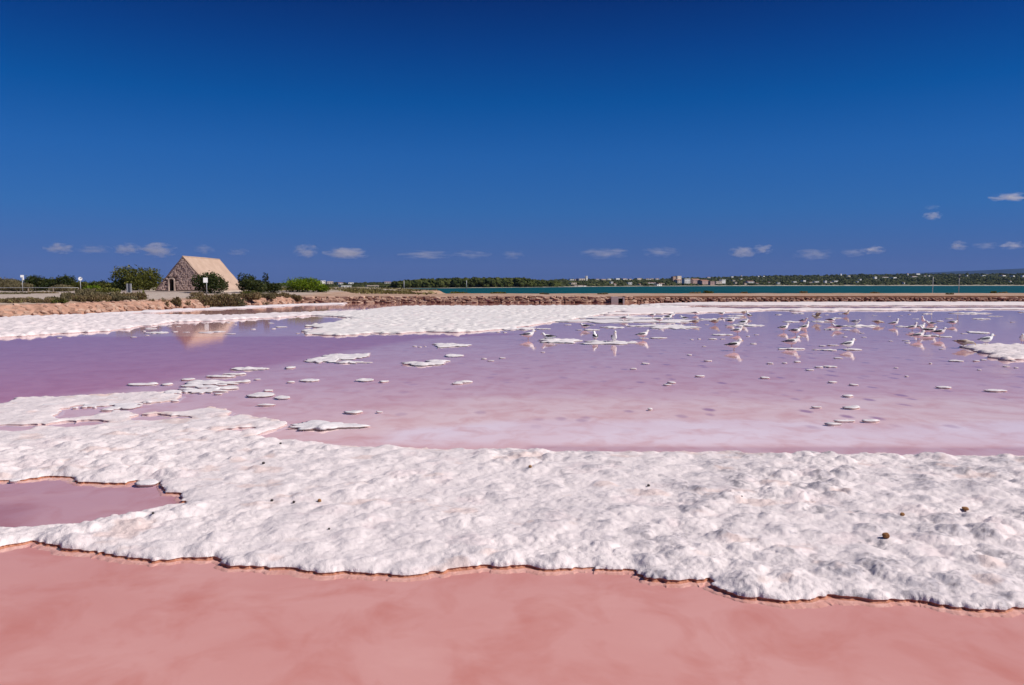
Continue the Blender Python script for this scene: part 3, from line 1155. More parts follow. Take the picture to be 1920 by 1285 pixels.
pl = MB().box(-55.5, -40.6, 110.4, 128, 1.0, 1.44).build('stone_platform', plain('platform', (0.56, 0.47, 0.40), 0.9, 0.15, 2, 0.1, 0.2))
tag(pl, 'low pale stone platform under the gabled hut', 'platform')

# =================================================================== PLANTS
def leaf_mesh(name, lobes, n, size, cols, seed, blade=0.0, droop=0.3, shell=0.55):
    """n leaf faces spread through a crown of ellipsoid lobes (cx,cy,cz,rx,ry,rz)"""
    r = np.random.default_rng(seed)
    L = np.array(lobes, float)
    wgt = (L[:, 3] * L[:, 4] * L[:, 5]) ** (2 / 3)
    k = r.choice(len(L), n, p=wgt / wgt.sum())
    dv = r.normal(size=(n, 3))
    dv /= np.linalg.norm(dv, axis=1)[:, None]
    rad = np.where(r.random(n) < 0.75, shell + (1 - shell) * r.random(n) ** 0.6, r.random(n) ** (1 / 3))
    lump = 1 + 0.22 * np.sin(dv[:, 0] * 5 + k) * np.cos(dv[:, 1] * 6 + 2 * k) + 0.12 * np.sin(dv[:, 2] * 11 + k * 3)
    P = L[k, :3] + dv * L[k, 3:] * (rad * lump)[:, None]
    P[:, 2] = np.maximum(P[:, 2], 0.03)
    a = r.normal(size=(n, 3)) * np.array([1, 1, 0.6])
    if blade:
        a = r.normal(size=(n, 3)) * 0.45 + np.array([0, 0, 1.0])
    a /= np.linalg.norm(a, axis=1)[:, None]
    b = np.cross(a, r.normal(size=(n, 3)))
    b /= np.linalg.norm(b, axis=1)[:, None]
    s = size * (0.6 + 0.8 * r.random(n))[:, None]
    asp = (blade if blade else 1.6)
    a = a * s * asp
    b = b * s * (0.45 if blade else 0.8)
    V = np.stack([P - a * 0.5, P + b * 0.5, P + a * 0.5, P - b * 0.5], 1).reshape(-1, 3)
    Fq = np.arange(4 * n).reshape(n, 4)
    C = np.array(cols, float)
    tn = r.random(n)[:, None]
    cc = C[0] * (1 - tn) + C[1] * tn
    m_ = (r.random(n) < 0.12)[:, None]
    cc = np.where(m_, C[2], cc)
    lobe_t = 0.8 + 0.4 * r.random(len(L))
    cc = cc * lobe_t[k][:, None]
    return V, Fq, np.repeat(cc, 4, 0)


GREEN = {'dark': [(0.030, 0.045, 0.018), (0.065, 0.080, 0.030), (0.10, 0.10, 0.04)],
         'olive': [(0.060, 0.070, 0.022), (0.13, 0.135, 0.035), (0.20, 0.19, 0.05)],
         'bright': [(0.070, 0.120, 0.012), (0.145, 0.215, 0.020), (0.22, 0.28, 0.03)],
         'grey': [(0.110, 0.095, 0.055), (0.20, 0.170, 0.10), (0.26, 0.22, 0.13)],
         'brown': [(0.150, 0.110, 0.065), (0.26, 0.195, 0.11), (0.19, 0.18, 0.07)]}
_seed = [500]


def bush(name, label, cat, px, wpx, top_py, D, kind, shape='round', group=None, n=None, leaf=0.17):
    x = (px - 960) / F * D
    zb = gz(x, D)
    w = wpx / F * D
    h = max(0.25, at(px, top_py, D).z - zb)
    _seed[0] += 1
    r = random.Random(_seed[0])
    lobes = []
    if shape == 'round':
        for i in range(11):
            a = 2 * PI * i / 11 + r.uniform(-0.3, 0.3)
            q = r.uniform(0.15, 0.30) * w
            lobes.append((math.cos(a) * q, math.sin(a) * q, h * r.uniform(0.34, 0.66), w * r.uniform(0.15, 0.24), w * r.uniform(0.15, 0.24), h * r.uniform(0.26, 0.36)))
        lobes.append((0, 0, h * 0.58, w * 0.30, w * 0.30, h * 0.38))
        lobes.append((0, 0, h * 0.25, w * 0.42, w * 0.36, h * 0.26))
    elif shape == 'low':
        k = max(4, int(w / max(h, 0.4) * 1.6))
        for i in range(k):
            lobes.append((w * (-0.45 + 0.9 * (i + 0.5) / k), r.uniform(-0.25, 0.25) * min(w, 2.5), h * r.uniform(0.25, 0.5), w / k * r.uniform(0.7, 1.1), min(w, 2.5) * 0.3, h * r.uniform(0.35, 0.5)))
    else:      # spiky: lobes plus upright pointed leaders
        for i in range(8):
            a = 2 * PI * i / 8
            q = r.uniform(0.1, 0.3) * w
            lobes.append((math.cos(a) * q, math.sin(a) * q, h * r.uniform(0.28, 0.45), w * r.uniform(0.15, 0.22), w * 0.18, h * r.uniform(0.26, 0.34)))
        for i in range(r.randint(3, 5)):
            lobes.append((w * r.uniform(-0.35, 0.35), r.uniform(-0.1, 0.1) * w, h * r.uniform(0.62, 0.74), w * 0.07, w * 0.07, h * r.uniform(0.22, 0.30)))
    scrub = kind in ('grey', 'brown')
    if n is None:
        n = int(min(7000, max(240, w * h * (260 if not scrub else 950) * (0.17 / leaf) ** 2)))
    V, Fq, C = leaf_mesh(name, lobes, n, leaf, GREEN[kind], _seed[0], blade=(1.5 if scrub else 0.0))
    root = thing(name, label, cat, (x, D, zb - 0.03), 0, group)
    mesh_np('crown', V, Fq, M['leaf'], root, False, C)
    st = MB()
    for i in range(3 if w < 3 else 5):
        a = r.uniform(0, 2 * PI)
        q = min(w * 0.25, 1.2)
        st.tube([(0.05 * math.cos(a), 0.05 * math.sin(a), -0.05), (q * 0.4 * math.cos(a), q * 0.4 * math.sin(a), h * 0.3), (q * math.cos(a), q * math.sin(a), h * 0.62)],
                [0.02 + 0.012 * h, 0.014 + 0.008 * h, 0.008], 6)
    st.build('stem', M['bark'], root)
    return root


BG = 'shrubs along the road on the left'
bush('big_shrub', 'large dome shaped olive green shrub tree left of the stone hut', 'shrub', 262, 100, 496, 119, 'olive', 'round', None, None, 0.20)
bush('pine_shrub', 'dark green pine shrub in front of the right roof slope of the hut', 'shrub', 397, 74, 507, 106, 'dark', 'round', None, None, 0.17)
bush('pine_shrub', 'dark spiky shrub with upright tips just right of the hut', 'shrub', 478, 76, 510, 112, 'dark', 'spiky', None, None, 0.17)
bush('pine_shrub', 'small dark shrub between the spiky shrub and the bright green one', 'shrub', 515, 34, 528, 114, 'dark', 'round', None, None, 0.16)
bush('green_shrub', 'bright green rounded shrub at the right end of the shrubs', 'shrub', 570, 84, 519, 118, 'bright', 'round', None, None, 0.16)
bush('green_shrub', 'low bright green shrub sloping down beside the right end', 'shrub', 604, 34, 533, 119, 'bright', 'round', None, None, 0.14)
bush('dark_shrub', 'dark shrub touching the left foot of the big dome shaped shrub', 'shrub', 226, 40, 523, 117, 'dark', 'round', None, None, 0.17)
for (px, w, tp, D, kd, lab) in [
    (12, 60, 521, 126, 'grey', 'grey green hedge like shrub at the left edge of the photo'),
    (68, 46, 514, 125, 'dark', 'dark rounded shrub just right of the small far left sign'),
    (98, 40, 519, 127, 'dark', 'dark shrub in a low dip between two taller hedge shrubs'),
    (127, 44, 513, 126, 'dark', 'tallest dark hedge shrub left of the round sign'),
    (152, 40, 526, 124, 'olive', 'yellow green shrub right behind the round sign'),
    (176, 34, 534, 115, 'bright', 'small bright green bush right of the round sign'),
    (190, 46, 525, 128, 'dark', 'dark low hedge shrub between the round sign and the big dome shrub'),
    (40, 50, 530, 121, 'grey', 'dull grey green shrub in front of the hedge at far left'),
    (118, 46, 533, 118, 'grey', 'dull grey green bush in front of the tallest hedge shrub'),
    (24, 40, 524, 128, 'dark', 'dark green shrub behind the hedge like one at far left'),
    (88, 60, 523, 130, 'olive', 'olive shrub filling the back of the hedge right of the far left sign'),
    (165, 60, 528, 130, 'dark', 'dark shrub filling the back of the hedge at the round sign'),
    (205, 44, 529, 122, 'olive', 'low olive shrub at the right end of the hedge'),
    (-40, 70, 518, 127, 'dark', 'dark hedge shrub cut off by the left edge'),
    (-120, 90, 516, 128, 'dark', 'dark hedge shrub beyond the left edge')]:
    bush('hedge_shrub', lab, 'shrub', px, w, tp, D, kd, 'round', BG, None, 0.19)
SG = 'low scrub on top of the left bank'
for (px, w, tp, D, kd, lab) in [
    (395, 84, 543, 84, 'brown', 'widest brown scrub clump below the white square sign'),
    (455, 72, 546, 92, 'brown', 'brown scrub clump below the spiky shrub'),
    (495, 46, 547, 96, 'grey', 'greyish scrub clump at the right end of the brown scrub'),
    (470, 44, 543, 99, 'olive', 'olive scrub behind the brown scrub'),
    (525, 36, 548, 100, 'brown', 'low brown scrub beside the start of the stone wall'),
    (555, 22, 550, 101, 'brown', 'small round dark bush on the bank before the stone wall'),
    (243, 56, 545, 80, 'brown', 'brown scrub clump left of the pale gravel forecourt'),
    (262, 26, 544, 82, 'olive', 'yellow green scrub tuft at the left edge of the gravel forecourt'),
    (200, 60, 544, 79, 'grey', 'grey scrub clump below the big dome shaped shrub'),
    (205, 40, 537, 96, 'olive', 'greyish olive bush behind the grey scrub clump'),
    (150, 60, 545, 76, 'grey', 'grey brown scrub clump below the round sign'),
    (110, 40, 553, 70, 'grey', 'dark grey scrub tuft on the bank edge left of the round sign'),
    (112, 22, 559, 66, 'olive', 'dark green tuft hanging over the orange stones'),
    (170, 70, 551, 73, 'brown', 'brown scrub along the bank edge below the grey scrub'),
    (228, 60, 553, 76, 'grey', 'grey scrub at the bank edge left of the gravel forecourt'),
    (420, 70, 551, 85, 'grey', 'grey scrub in front of the widest brown clump'),
    (30, 60, 548, 88, 'grey', 'thin grey scrub beside the road at far left'),
    (80, 50, 548, 92, 'brown', 'brown scrub beside the road below the dark hedge'),
    (175, 60, 540, 98, 'grey', 'greyish bush beside the road right of the round sign'),
    (330, 20, 556.5, 79, 'brown', 'lone brown scrub tuft in front of the gravel forecourt'),
    (60, 70, 557, 68, 'brown', 'long low brown scrub at the far left of the bank'),
    (10, 60, 558, 66, 'brown', 'low brown scrub running out of the left edge'),
    (-60, 90, 557, 65, 'brown', 'brown scrub beyond the left edge')]:
    bush('scrub_bush', lab, 'scrub', px, w, tp, D, kd, 'low', SG, None, 0.15)
for i, (px, w, tp, D) in enumerate([(189, 12, 562, 72.5), (243, 12, 559, 75), (285, 11, 560, 76.6), (305, 15, 557, 78), (314, 8, 560, 77.5), (331, 13, 558, 79), (353, 9, 559, 80.5), (430, 10, 560, 86), (500, 12, 558, 93)]):
    bush('tuft', 'small dry tuft growing between stones along the top of the left bank', 'tuft', px, w, tp, D, 'brown', 'low', 'dry tufts along the left bank', 160, 0.12)
for (px, w, tp, D, kd, lab) in [
    (1327, 18, 543, 131, 'olive', 'roundest green bush standing on the dike against the lagoon'),
    (1303, 20, 547, 131, 'brown', 'flat brown bush left of the round bush on the dike'),
    (935, 30, 547, 128, 'olive', 'low olive tuft on the dike where the lagoon begins'),
    (860, 34, 546.5, 130, 'olive', 'flat olive scrub on the left part of the dike'),
    (1505, 14, 545.5, 130, 'brown', 'small dark bush on the dike crest right of the round bush'),
    (1020, 16, 551, 122, 'brown', 'brown tuft on the dike top left of the sluice'),
    (1130, 20, 550.5, 122, 'brown', 'brown tuft on the dike top above the sluice'),
    (1780, 12, 551, 121, 'brown', 'tuft on the dike below the marker posts'),
    (1862, 12, 545, 133, 'olive', 'green tuft on the dike near the right edge'),
    (1880, 16, 546, 133, 'brown', 'brownish tuft on the dike at the right edge'),
    (1395, 12, 548.5, 128, 'brown', 'low dark tuft on the dike between two bushes'),
    (1640, 16, 547, 130, 'brown', 'low dark tuft on the dike left of the marker posts')]:
    bush('dike_bush', lab, 'bush', px, w, tp, D, kd, 'low', 'bushes on the dike', 260, 0.16)
# ground cover of the low shore left of the lagoon, nobody could count it
vs, fs, cs = [], [], []
r = np.random.default_rng(77)
n = 9000
x = r.uniform(-60, -6, n)
y = r.uniform(116, 215, n)
d = sdf(LAND, x, y)
ok = (d > 1.0) & (fbm(x * 0.12, y * 0.08, 3, 66) > -0.10) & ~((x < -38) & (y < 130))
x, y = x[ok], y[ok]
z = land_z(x, y)
n = len(x)
P = np.column_stack([x, y, z + 0.12])
a = r.normal(size=(n, 3)) * 0.5 + np.array([0, 0, 0.8])
a = a / np.linalg.norm(a, axis=1)[:, None] * (0.30 + 0.3 * r.random(n))[:, None]
b = np.cross(a, r.normal(size=(n, 3)))
b = b / np.linalg.norm(b, axis=1)[:, None] * 0.16
V = np.stack([P - a * .5, P + b, P + a * .5, P - b], 1).reshape(-1, 3)
tcol = r.random(n)[:, None]
cc = np.array((0.10, 0.085, 0.04)) * (1 - tcol) + np.array((0.22, 0.19, 0.08)) * tcol
o = mesh_np('scrub', V, np.arange(4 * n).reshape(n, 4), M['leaf'], None, False, np.repeat(cc, 4, 0))
tag(o, 'low olive ground cover on the shore left of the lagoon', 'ground cover', kind='stuff')

# =================================================================== SIGNS, RAIL, POSTS
plain('white_paint', (0.80, 0.80, 0.80), 0.5, 0.04, 2)
plain('grey_metal', (0.42, 0.43, 0.44), 0.45, 0.1, 4)
plain('dark_panel', (0.05, 0.06, 0.09), 0.4, 0.2, 3)
plain('wood', (0.34, 0.27, 0.21), 0.9, 0.25, 5, 0.1, 0.3)


def post_sign(name, label, px, top, D, plate, w, h):
    x = (px - 960) / F * D
    zb = gz(x, D)
    zt = at(px, top, D).z - zb
    root = thing(name, label, 'sign', (x, D, zb), 0.55)
    MB().tube([(0, 0.05, -0.05), (0, 0.05, zt - 0.02)], 0.045, 8).build('post', M['grey_metal'], root, True)
    if plate == 'square':
        MB().box(-w * 0.75, w * 0.25, -0.02, 0.003, zt - h, zt).build('plate', M['white_paint'], root)
    elif plate == 'round':
        seg = 20
        cz = zt - h / 2
        v = [(math.cos(2 * PI * i / seg) * w / 2, -0.02, cz + math.sin(2 * PI * i / seg) * h / 2) for i in range(seg)]
        MB().add(v + [(a_, 0.003, c_) for a_, _, c_ in v], [tuple(range(seg)), tuple(range(seg, 2 * seg))[::-1]] + [(i, i + seg, (i + 1) % seg + seg, (i + 1) % seg) for i in range(seg)]).build('plate', M['white_paint'], root)
        MB().add([(-0.02, -0.025, cz - 0.02), (0.20, -0.025, cz + 0.06), (0.16, -0.025, cz + 0.17), (0.02, -0.025, cz + 0.10)], [(0, 1, 2, 3)]).build('dark_mark', M['dark_panel'], root)
    else:
        MB().box(-w / 2, w / 2, -0.02, 0.003, zt - h * 0.45, zt).build('plate', M['white_paint'], root)
        MB().box(w * 0.18, w / 2, -0.02, 0.003, zt - h, zt - h * 0.453).build('lower_plate', M['white_paint'], root)
    return root


post_sign('road_sign', 'white square sign on a thin post in front of the pine shrub', 389, 521, 98, 'square', 0.52, 0.60)
post_sign('road_sign', 'round white sign with a dark mark on a post at the left', 153, 519.5, 108, 'round', 0.50, 0.50)
post_sign('road_sign', 'small white notched sign on a post at the far left', 44.5, 516, 112, 'notched', 0.42, 0.72)
D = 104
x = (243.5 - 960) / F * D
zb = gz(x, D)
root = thing('information_board', 'narrow grey framed board with a dark panel below the big dome shrub', 'board', (x, D, zb))
MB().box(-0.32, -0.12, -0.05, 0.05, -0.05, 1.15).build('frame_post', M['grey_metal'], root)
MB().box(0.12, 0.32, -0.05, 0.05, -0.05, 1.15).build('frame_post', M['grey_metal'], root)
MB().box(-0.118, 0.118, -0.02, 0.02, 0.0, 1.10).build('panel', M['dark_panel'], root)
# roadside rail at the far left
rp = [at(px, 544, 103) for px in (-160, -90, -20, 53, 100, 147)]
root = thing('roadside_rail', 'long thin pale rail on posts along the road at far left', 'rail', (0, 0, 0))
MB().tube([(p.x, p.y, gz(p.x, p.y) + 0.62) for p in rp], 0.035, 6).build('rail', M['grey_metal'], root, True)
for p in rp:
    MB().box(p.x - 0.06, p.x + 0.06, p.y - 0.06, p.y + 0.06, gz(p.x, p.y) - 0.1, gz(p.x, p.y) + 0.60).build('post', M['wood'], root)
# marker posts in and beside the lagoon
for (px, top, D, lab, head) in [(1747, 519, 134, 'plain thin marker post on the dike left of the dark topped one', 0), (1796, 515.5, 131, 'marker post with a dark box at its top on the dike', 1),
                                (758, 526, 300, 'pale thin pole at the lagoon edge left of the pine wood', 0), (875, 526, 330, 'pale thin pole in the lagoon in front of the pine wood', 0)]:
    x = (px - 960) / F * D
    zb = gz(x, D) if D < 140 else -0.3
    zt = at(px, top, D).z - zb
    root = thing('marker_post', lab, 'post', (x, D, zb))
    MB().tube([(0, 0, -0.2), (0, 0, zt)], 0.05 if D < 140 else 0.12, 8).build('pole', M['grey_metal'], root, True)
    if head:
        MB().box(-0.10, 0.10, -0.10, 0.10, zt - 0.55, zt - 0.12).build('lamp_box', M['dark_panel'], root)
        MB().box(-0.03, 0.26, -0.03, 0.03, zt - 0.08, zt + 0.02).build('arm', M['grey_metal'], root)
    else:
        MB().tube([(0, 0, zt), (0, 0, zt + 0.10)], [0.07, 0.03], 8).build('cap', M['dark_panel'], root, True)

# =================================================================== FAR SHORE: WOOD, HILLSIDE TREES, HOUSES
def blob():
    """small crown: an 8 x 5 lumpy ball"""
    v, f = [], []
    for i in range(5):
        th = PI * (i + 0.5) / 5
        for j in range(8):
            ph = 2 * PI * j / 8
            v.append((math.sin(th) * math.cos(ph), math.sin(th) * math.sin(ph), math.cos(th)))
    for i in range(4):
        for j in range(8):
            k = (j + 1) % 8
            f.append((i * 8 + j, (i + 1) * 8 + j, (i + 1) * 8 + k, i * 8 + k))
    return np.array(v), np.array(f)


BV, BF = blob()


def crowns(name, pts, label, cat, cols, seed):
    """pts (x,y,z,rx,rz): lumpy crowns joined into one far wood"""
    r = np.random.default_rng(seed)
    p = np.array(pts)
    n = len(p)
    v = BV[None] * (1 + 0.35 * r.normal(size=(n, len(BV), 1)).clip(-1.5, 1.5) * 0.6)
    v = v * p[:, None, [3, 3, 4]] + p[:, None, :3]
    f = BF[None] + (np.arange(n) * len(BV))[:, None, None]
    C = np.array(cols)
    t = r.random((n, 1))
    c = C[0] * (1 - t) + C[1] * t
    c = np.repeat(c[:, None], len(BV), 1) * (0.75 + 0.5 * r.random((n, len(BV), 1)))
    o = mesh_np(name, v.reshape(-1, 3), f.reshape(-1, 4), M['leaf'], None, False, c.reshape(-1, 3))
    return tag(o, label, cat, kind='stuff')


def ridge_top(px):
    return np.interp(px, [735, 760, 800, 830, 870, 930, 985, 1000, 1015, 1060], [529, 526, 523.5, 522.5, 521.5, 521, 521.5, 524, 527, 529])


pts = []
for i in range(1100):
    px = random.uniform(738, 1050)
    t = random.uniform(0.012, 0.12)
    X_, D_, Z_ = [float(q) for q in far_pt(np.array([px]), np.array([t]))]
    hmax = H - (ridge_top(px) - HOR) * D_ / F - Z_
    hmax *= random.uniform(0.55, 1.0)
    rr = random.uniform(1.2, 2.6)
    for q in ((1.0,) if random.random() < 0.5 else (1.0, 0.55)):
        pts.append((X_ + random.uniform(-1, 1), D_, Z_ + max(0.6, hmax * q - rr * 0.6), rr, rr * random.uniform(0.6, 0.9)))
crowns('pine_wood', pts, 'dense low pine wood along the far shore of the lagoon', 'wood', [(0.035, 0.048, 0.018), (0.10, 0.11, 0.035)], 5)
plain('house_white', (0.80, 0.79, 0.77), 0.8, 0.04, 0.2)
plain('house_cream', (0.62, 0.52, 0.44), 0.8, 0.06, 0.2)
plain('house_pink', (0.56, 0.38, 0.33), 0.8, 0.06, 0.2)
plain('house_brown', (0.40, 0.27, 0.22), 0.8, 0.06, 0.2)
plain('roof_tile', (0.36, 0.19, 0.14), 0.85, 0.1, 0.3)
plain('window_glass', (0.05, 0.06, 0.08), 0.2, 0.1, 1)


HOUSES = []


def t_of(px, py):
    Ds = np.interp(px, FPX, FSH)
    rp = np.interp(px, FPX, FRP)
    sp = HOR + (H + 0.25) * F / Ds
    return float(np.clip(((py - sp) / (rp - sp)), 0.02, 1.0) ** (1 / 0.7))


def house(px, py, wpx, hpx, kind, label, roof='flat', group=None, wins=None, storeys=1, name='house', cat='house', sink=0.6):
    t = t_of(px, py)
    X_, D_, Z_ = [float(q) for q in far_pt(np.array([float(px)]), np.array([t]))]
    D_ -= 4
    z0 = H - (py - HOR) * D_ / F
    X_ = (px - 960) / F * D_
    w, h = wpx / F * D_, hpx / F * D_
    dp = max(4.0, min(w * 0.7, 11))
    HOUSES.append((px - wpx / 2, px + wpx / 2, py, D_))
    root = thing(name, label, cat, (X_, D_, z0), random.uniform(0.35, 0.75), group)
    wm = M['house_' + kind]
    rh = 0.22 * h if roof == 'tile' else 0.0
    MB().box(-w / 2, w / 2, 0, dp, -sink - 1.2, h - rh).build('wall', wm, root)
    if roof == 'tile':
        e = 0.25
        MB().add([(-w / 2 - e, -e, h - rh), (w / 2 + e, -e, h - rh), (w / 2 + e, dp + e, h - rh), (-w / 2 - e, dp + e, h - rh), (-w / 2 - e, dp / 2, h), (w / 2 + e, dp / 2, h)],
                 [(3, 2, 1, 0), (0, 1, 5, 4), (2, 3, 4, 5), (0, 4, 3), (1, 2, 5)]).build('roof', M['roof_tile'], root)
    else:
        MB().box(-w / 2 - 0.2, w / 2 + 0.2, -0.2, dp + 0.2, h + 0.002, h + 0.35).build('roof', wm, root)
    k = wins if wins is not None else max(1, int(w / 4))
    for s_ in range(storeys):
        for i in range(k):
            cx = -w / 2 + w * (i + 0.5) / k
            ww, hh = min(1.3, w / k * 0.5), min(1.5, (h - rh) / storeys * 0.5)
            cz = (h - rh) * (s_ + 0.5) / storeys
            f_ = MB().box(cx - ww / 2, cx + ww / 2, -0.06, 0.02, cz - hh / 2, cz + hh / 2).build('window', M['window_glass'], root)
    return root


HOT = 'hotel blocks on the far shore'
house(1264, 527, 8, 8, 'brown', 'brown square tower block rising above the far town', 'flat', None, 2, 3, 'tower_block', 'building')
house(1273, 526, 12, 8, 'cream', 'pale side of the square tower block above the far town', 'flat', None, 2, 2, 'tower_block', 'building')
house(1277, 531, 18, 7, 'cream', 'low cream building left of the white hotel', 'tile', None, 4, 2, 'hotel', 'building')
house(1288, 532, 13, 9, 'white', 'bright white hotel block in the middle of the far town', 'flat', None, 4, 3, 'hotel', 'building')
house(1305, 532, 16, 9, 'pink', 'pink hotel with tiled roof right of the white hotel', 'tile', None, 5, 3, 'hotel', 'building')
house(1322, 533, 18, 8, 'pink', 'second pink hotel in the pink row', 'tile', None, 5, 3, 'hotel', 'building')
house(1335, 534, 10, 6, 'pink', 'low pink block at the right end of the pink row', 'flat', None, 3, 2, 'hotel', 'building')
house(1347, 533, 14, 5, 'cream', 'long low grey cream building right of the pink row', 'flat', None, 4, 1, 'hotel', 'building')
house(1356, 533, 10, 8, 'white', 'white balconied block right of the pink hotels', 'flat', None, 3, 3, 'hotel', 'building')
house(1407, 531, 14, 4, 'white', 'white villa with orange roof on the slope right of the hotels', 'tile', None, 4, 1, 'villa', 'house')
house(1100, 526, 3.4, 8, 'white', 'white church tower standing on the ridge of the far town', 'flat', None, 1, 2, 'church_tower', 'tower')
house(1092, 526, 16, 3, 'cream', 'long pale house beside the white church tower', 'flat', None, 4, 1)
house(606, 533, 12, 6, 'white', 'bright white cube house right of the bright green shrub', 'flat', None, 2, 2)
house(620, 533, 12, 4.5, 'cream', 'cream house beside the white cube house', 'flat', None, 3, 1)
house(640, 534, 9, 4, 'white', 'pale house with a pointed top left of the flat shore', 'tile', None, 2, 1)
house(659, 533, 10, 2.5, 'white', 'flat white house among low trees on the flat shore', 'flat', None, 2, 1)
house(728, 532, 12, 3.5, 'white', 'white house at the left end of the pine wood', 'tile', None, 3, 1)
house(650, 540, 20, 3, 'white', 'low white shed on the shore below the flat white house', 'flat', None, 3, 1)
house(700, 539, 22, 3, 'cream', 'long low pale shed on the shore left of the lagoon', 'flat', None, 3, 1)
house(744, 538.5, 4, 3, 'cream', 'tiny cream hut on the shore where the lagoon begins', 'flat', None, 1, 1)
r = random.Random(9)
RIDGE = 'pale houses along the ridge of the far town'
for px in (1072, 1082, 1120, 1132, 1142, 1158, 1172, 1182, 1198, 1215, 1222, 1232, 1328, 1372):
    rp_ = float(np.interp(px, FPX, FRP))
    house(px, rp_ + 0.4, r.uniform(6, 12), r.uniform(1.6, 2.6), r.choice(['white', 'cream', 'white']), 'pale house on the skyline of the far town', 'flat' if r.random() < .6 else 'tile', RIDGE, 2, 1)
SLOPE = 'small houses among trees on the far slope'
for (px, py, w, h) in [(1005, 535, 14, 3), (1020, 534.5, 8, 2.5), (1041, 535, 10, 2.5), (1076, 534, 12, 3), (1088, 537, 26, 2), (1147, 532, 5, 3), (1153, 534.5, 5, 3), (1181, 533.5, 8, 3.4), (1200, 535, 3.5, 3), (1222, 532, 16, 2.4), (1240, 533, 16, 2),
                       (1236, 536, 14, 2), (1375, 528, 6, 2), (1389, 524.5, 4, 2), (1379, 532, 5, 2.4), (1397, 533, 6, 2), (1419, 532.5, 6, 2)]:
    house(px, py, w, h, r.choice(['white', 'cream', 'cream']), 'small pale house among trees below the ridge of the far town', 'flat' if r.random() < .5 else 'tile', SLOPE, 2, 1)
HILL = 'white houses scattered over the wooded hill'
for (px, py, w, h) in [(1389, 519, 4, 2), (1421, 520, 4, 2), (1431, 520, 5, 2), (1441, 530.5, 4, 2), (1459, 533, 6, 2.6), (1489, 530, 8, 1.8), (1507, 528.5, 8, 2.4), (1519, 531, 7, 2), (1530, 530, 10, 2), (1547, 531, 5, 4),
                       (1557, 530.5, 8, 2), (1566, 529, 9, 2), (1575, 516.5, 4, 2.4), (1590, 519, 6, 1.8), (1607, 530, 3.5, 2), (1612, 525.5, 5, 1.8), (1640, 523, 6, 3.6), (1658, 521, 14, 1.5), (1676, 522, 12, 1.6), (1700, 517, 3, 4),
                       (1719, 515.5, 12, 2), (1713, 520, 12, 2), (1732, 518.5, 4, 1.6), (1740, 518.5, 4, 1.6), (1694, 532, 3, 3), (1811, 518.5, 6, 1.6), (1880, 518, 14, 2), (1898, 519, 9, 1.6), (1916, 520, 6, 3), (1893, 529, 5, 2.2), (1842, 518, 8, 1.5)]:
    house(px, py, w, h, 'white', 'white house on the wooded hill at the right of the far shore', 'flat' if r.random() < .6 else 'tile', HILL, 2, 1, sink=2.0)



def hides(px, x, d, ztop, r):
    """would a tree here stand in front of one of the houses?"""
    pt, wr = HOR - (ztop - H) * F / d, r * F / d
    for (hx1, hx2, hb, hd) in HOUSES:
        if d < hd + 6 and hx1 - wr < px < hx2 + wr and pt < hb - 0.5:
            return True
    return False


pts = []
for i in range(8000):
    px = random.uniform(1000, 2300)
    t = random.random() ** 1.3 * 0.98 + 0.02
    X_, D_, Z_ = [float(q) for q in far_pt(np.array([px]), np.array([t]))]
    rr = random.uniform(1.2, 3.0) * (0.6 + D_ / 3500)
    if hides(px, X_, D_, Z_ + rr * 1.2, rr * 1.3):
        continue
    pts.append((X_, D_, Z_ + rr * 0.3, rr * 1.25, rr * 0.85))
crowns('hillside_wood', pts, 'dark scattered trees covering the hillside across the lagoon', 'wood', [(0.040, 0.055, 0.028), (0.13, 0.14, 0.065)], 6)
pts = []
for i in range(700):
    px = random.uniform(560, 780)
    t = random.uniform(0.02, 1)
    X_, D_, Z_ = [float(q) for q in far_pt(np.array([px]), np.array([t]))]
    rr = random.uniform(1.0, 1.8)
    if hides(px, X_, D_, Z_ + rr, rr * 1.5):
        continue
    pts.append((X_, D_, Z_ + rr * 0.3, rr * 1.5, rr * 0.7))
crowns('low_wood', pts, 'low trees on the flat shore between bright shrub and pine wood', 'wood', [(0.035, 0.045, 0.02), (0.09, 0.095, 0.04)], 7)

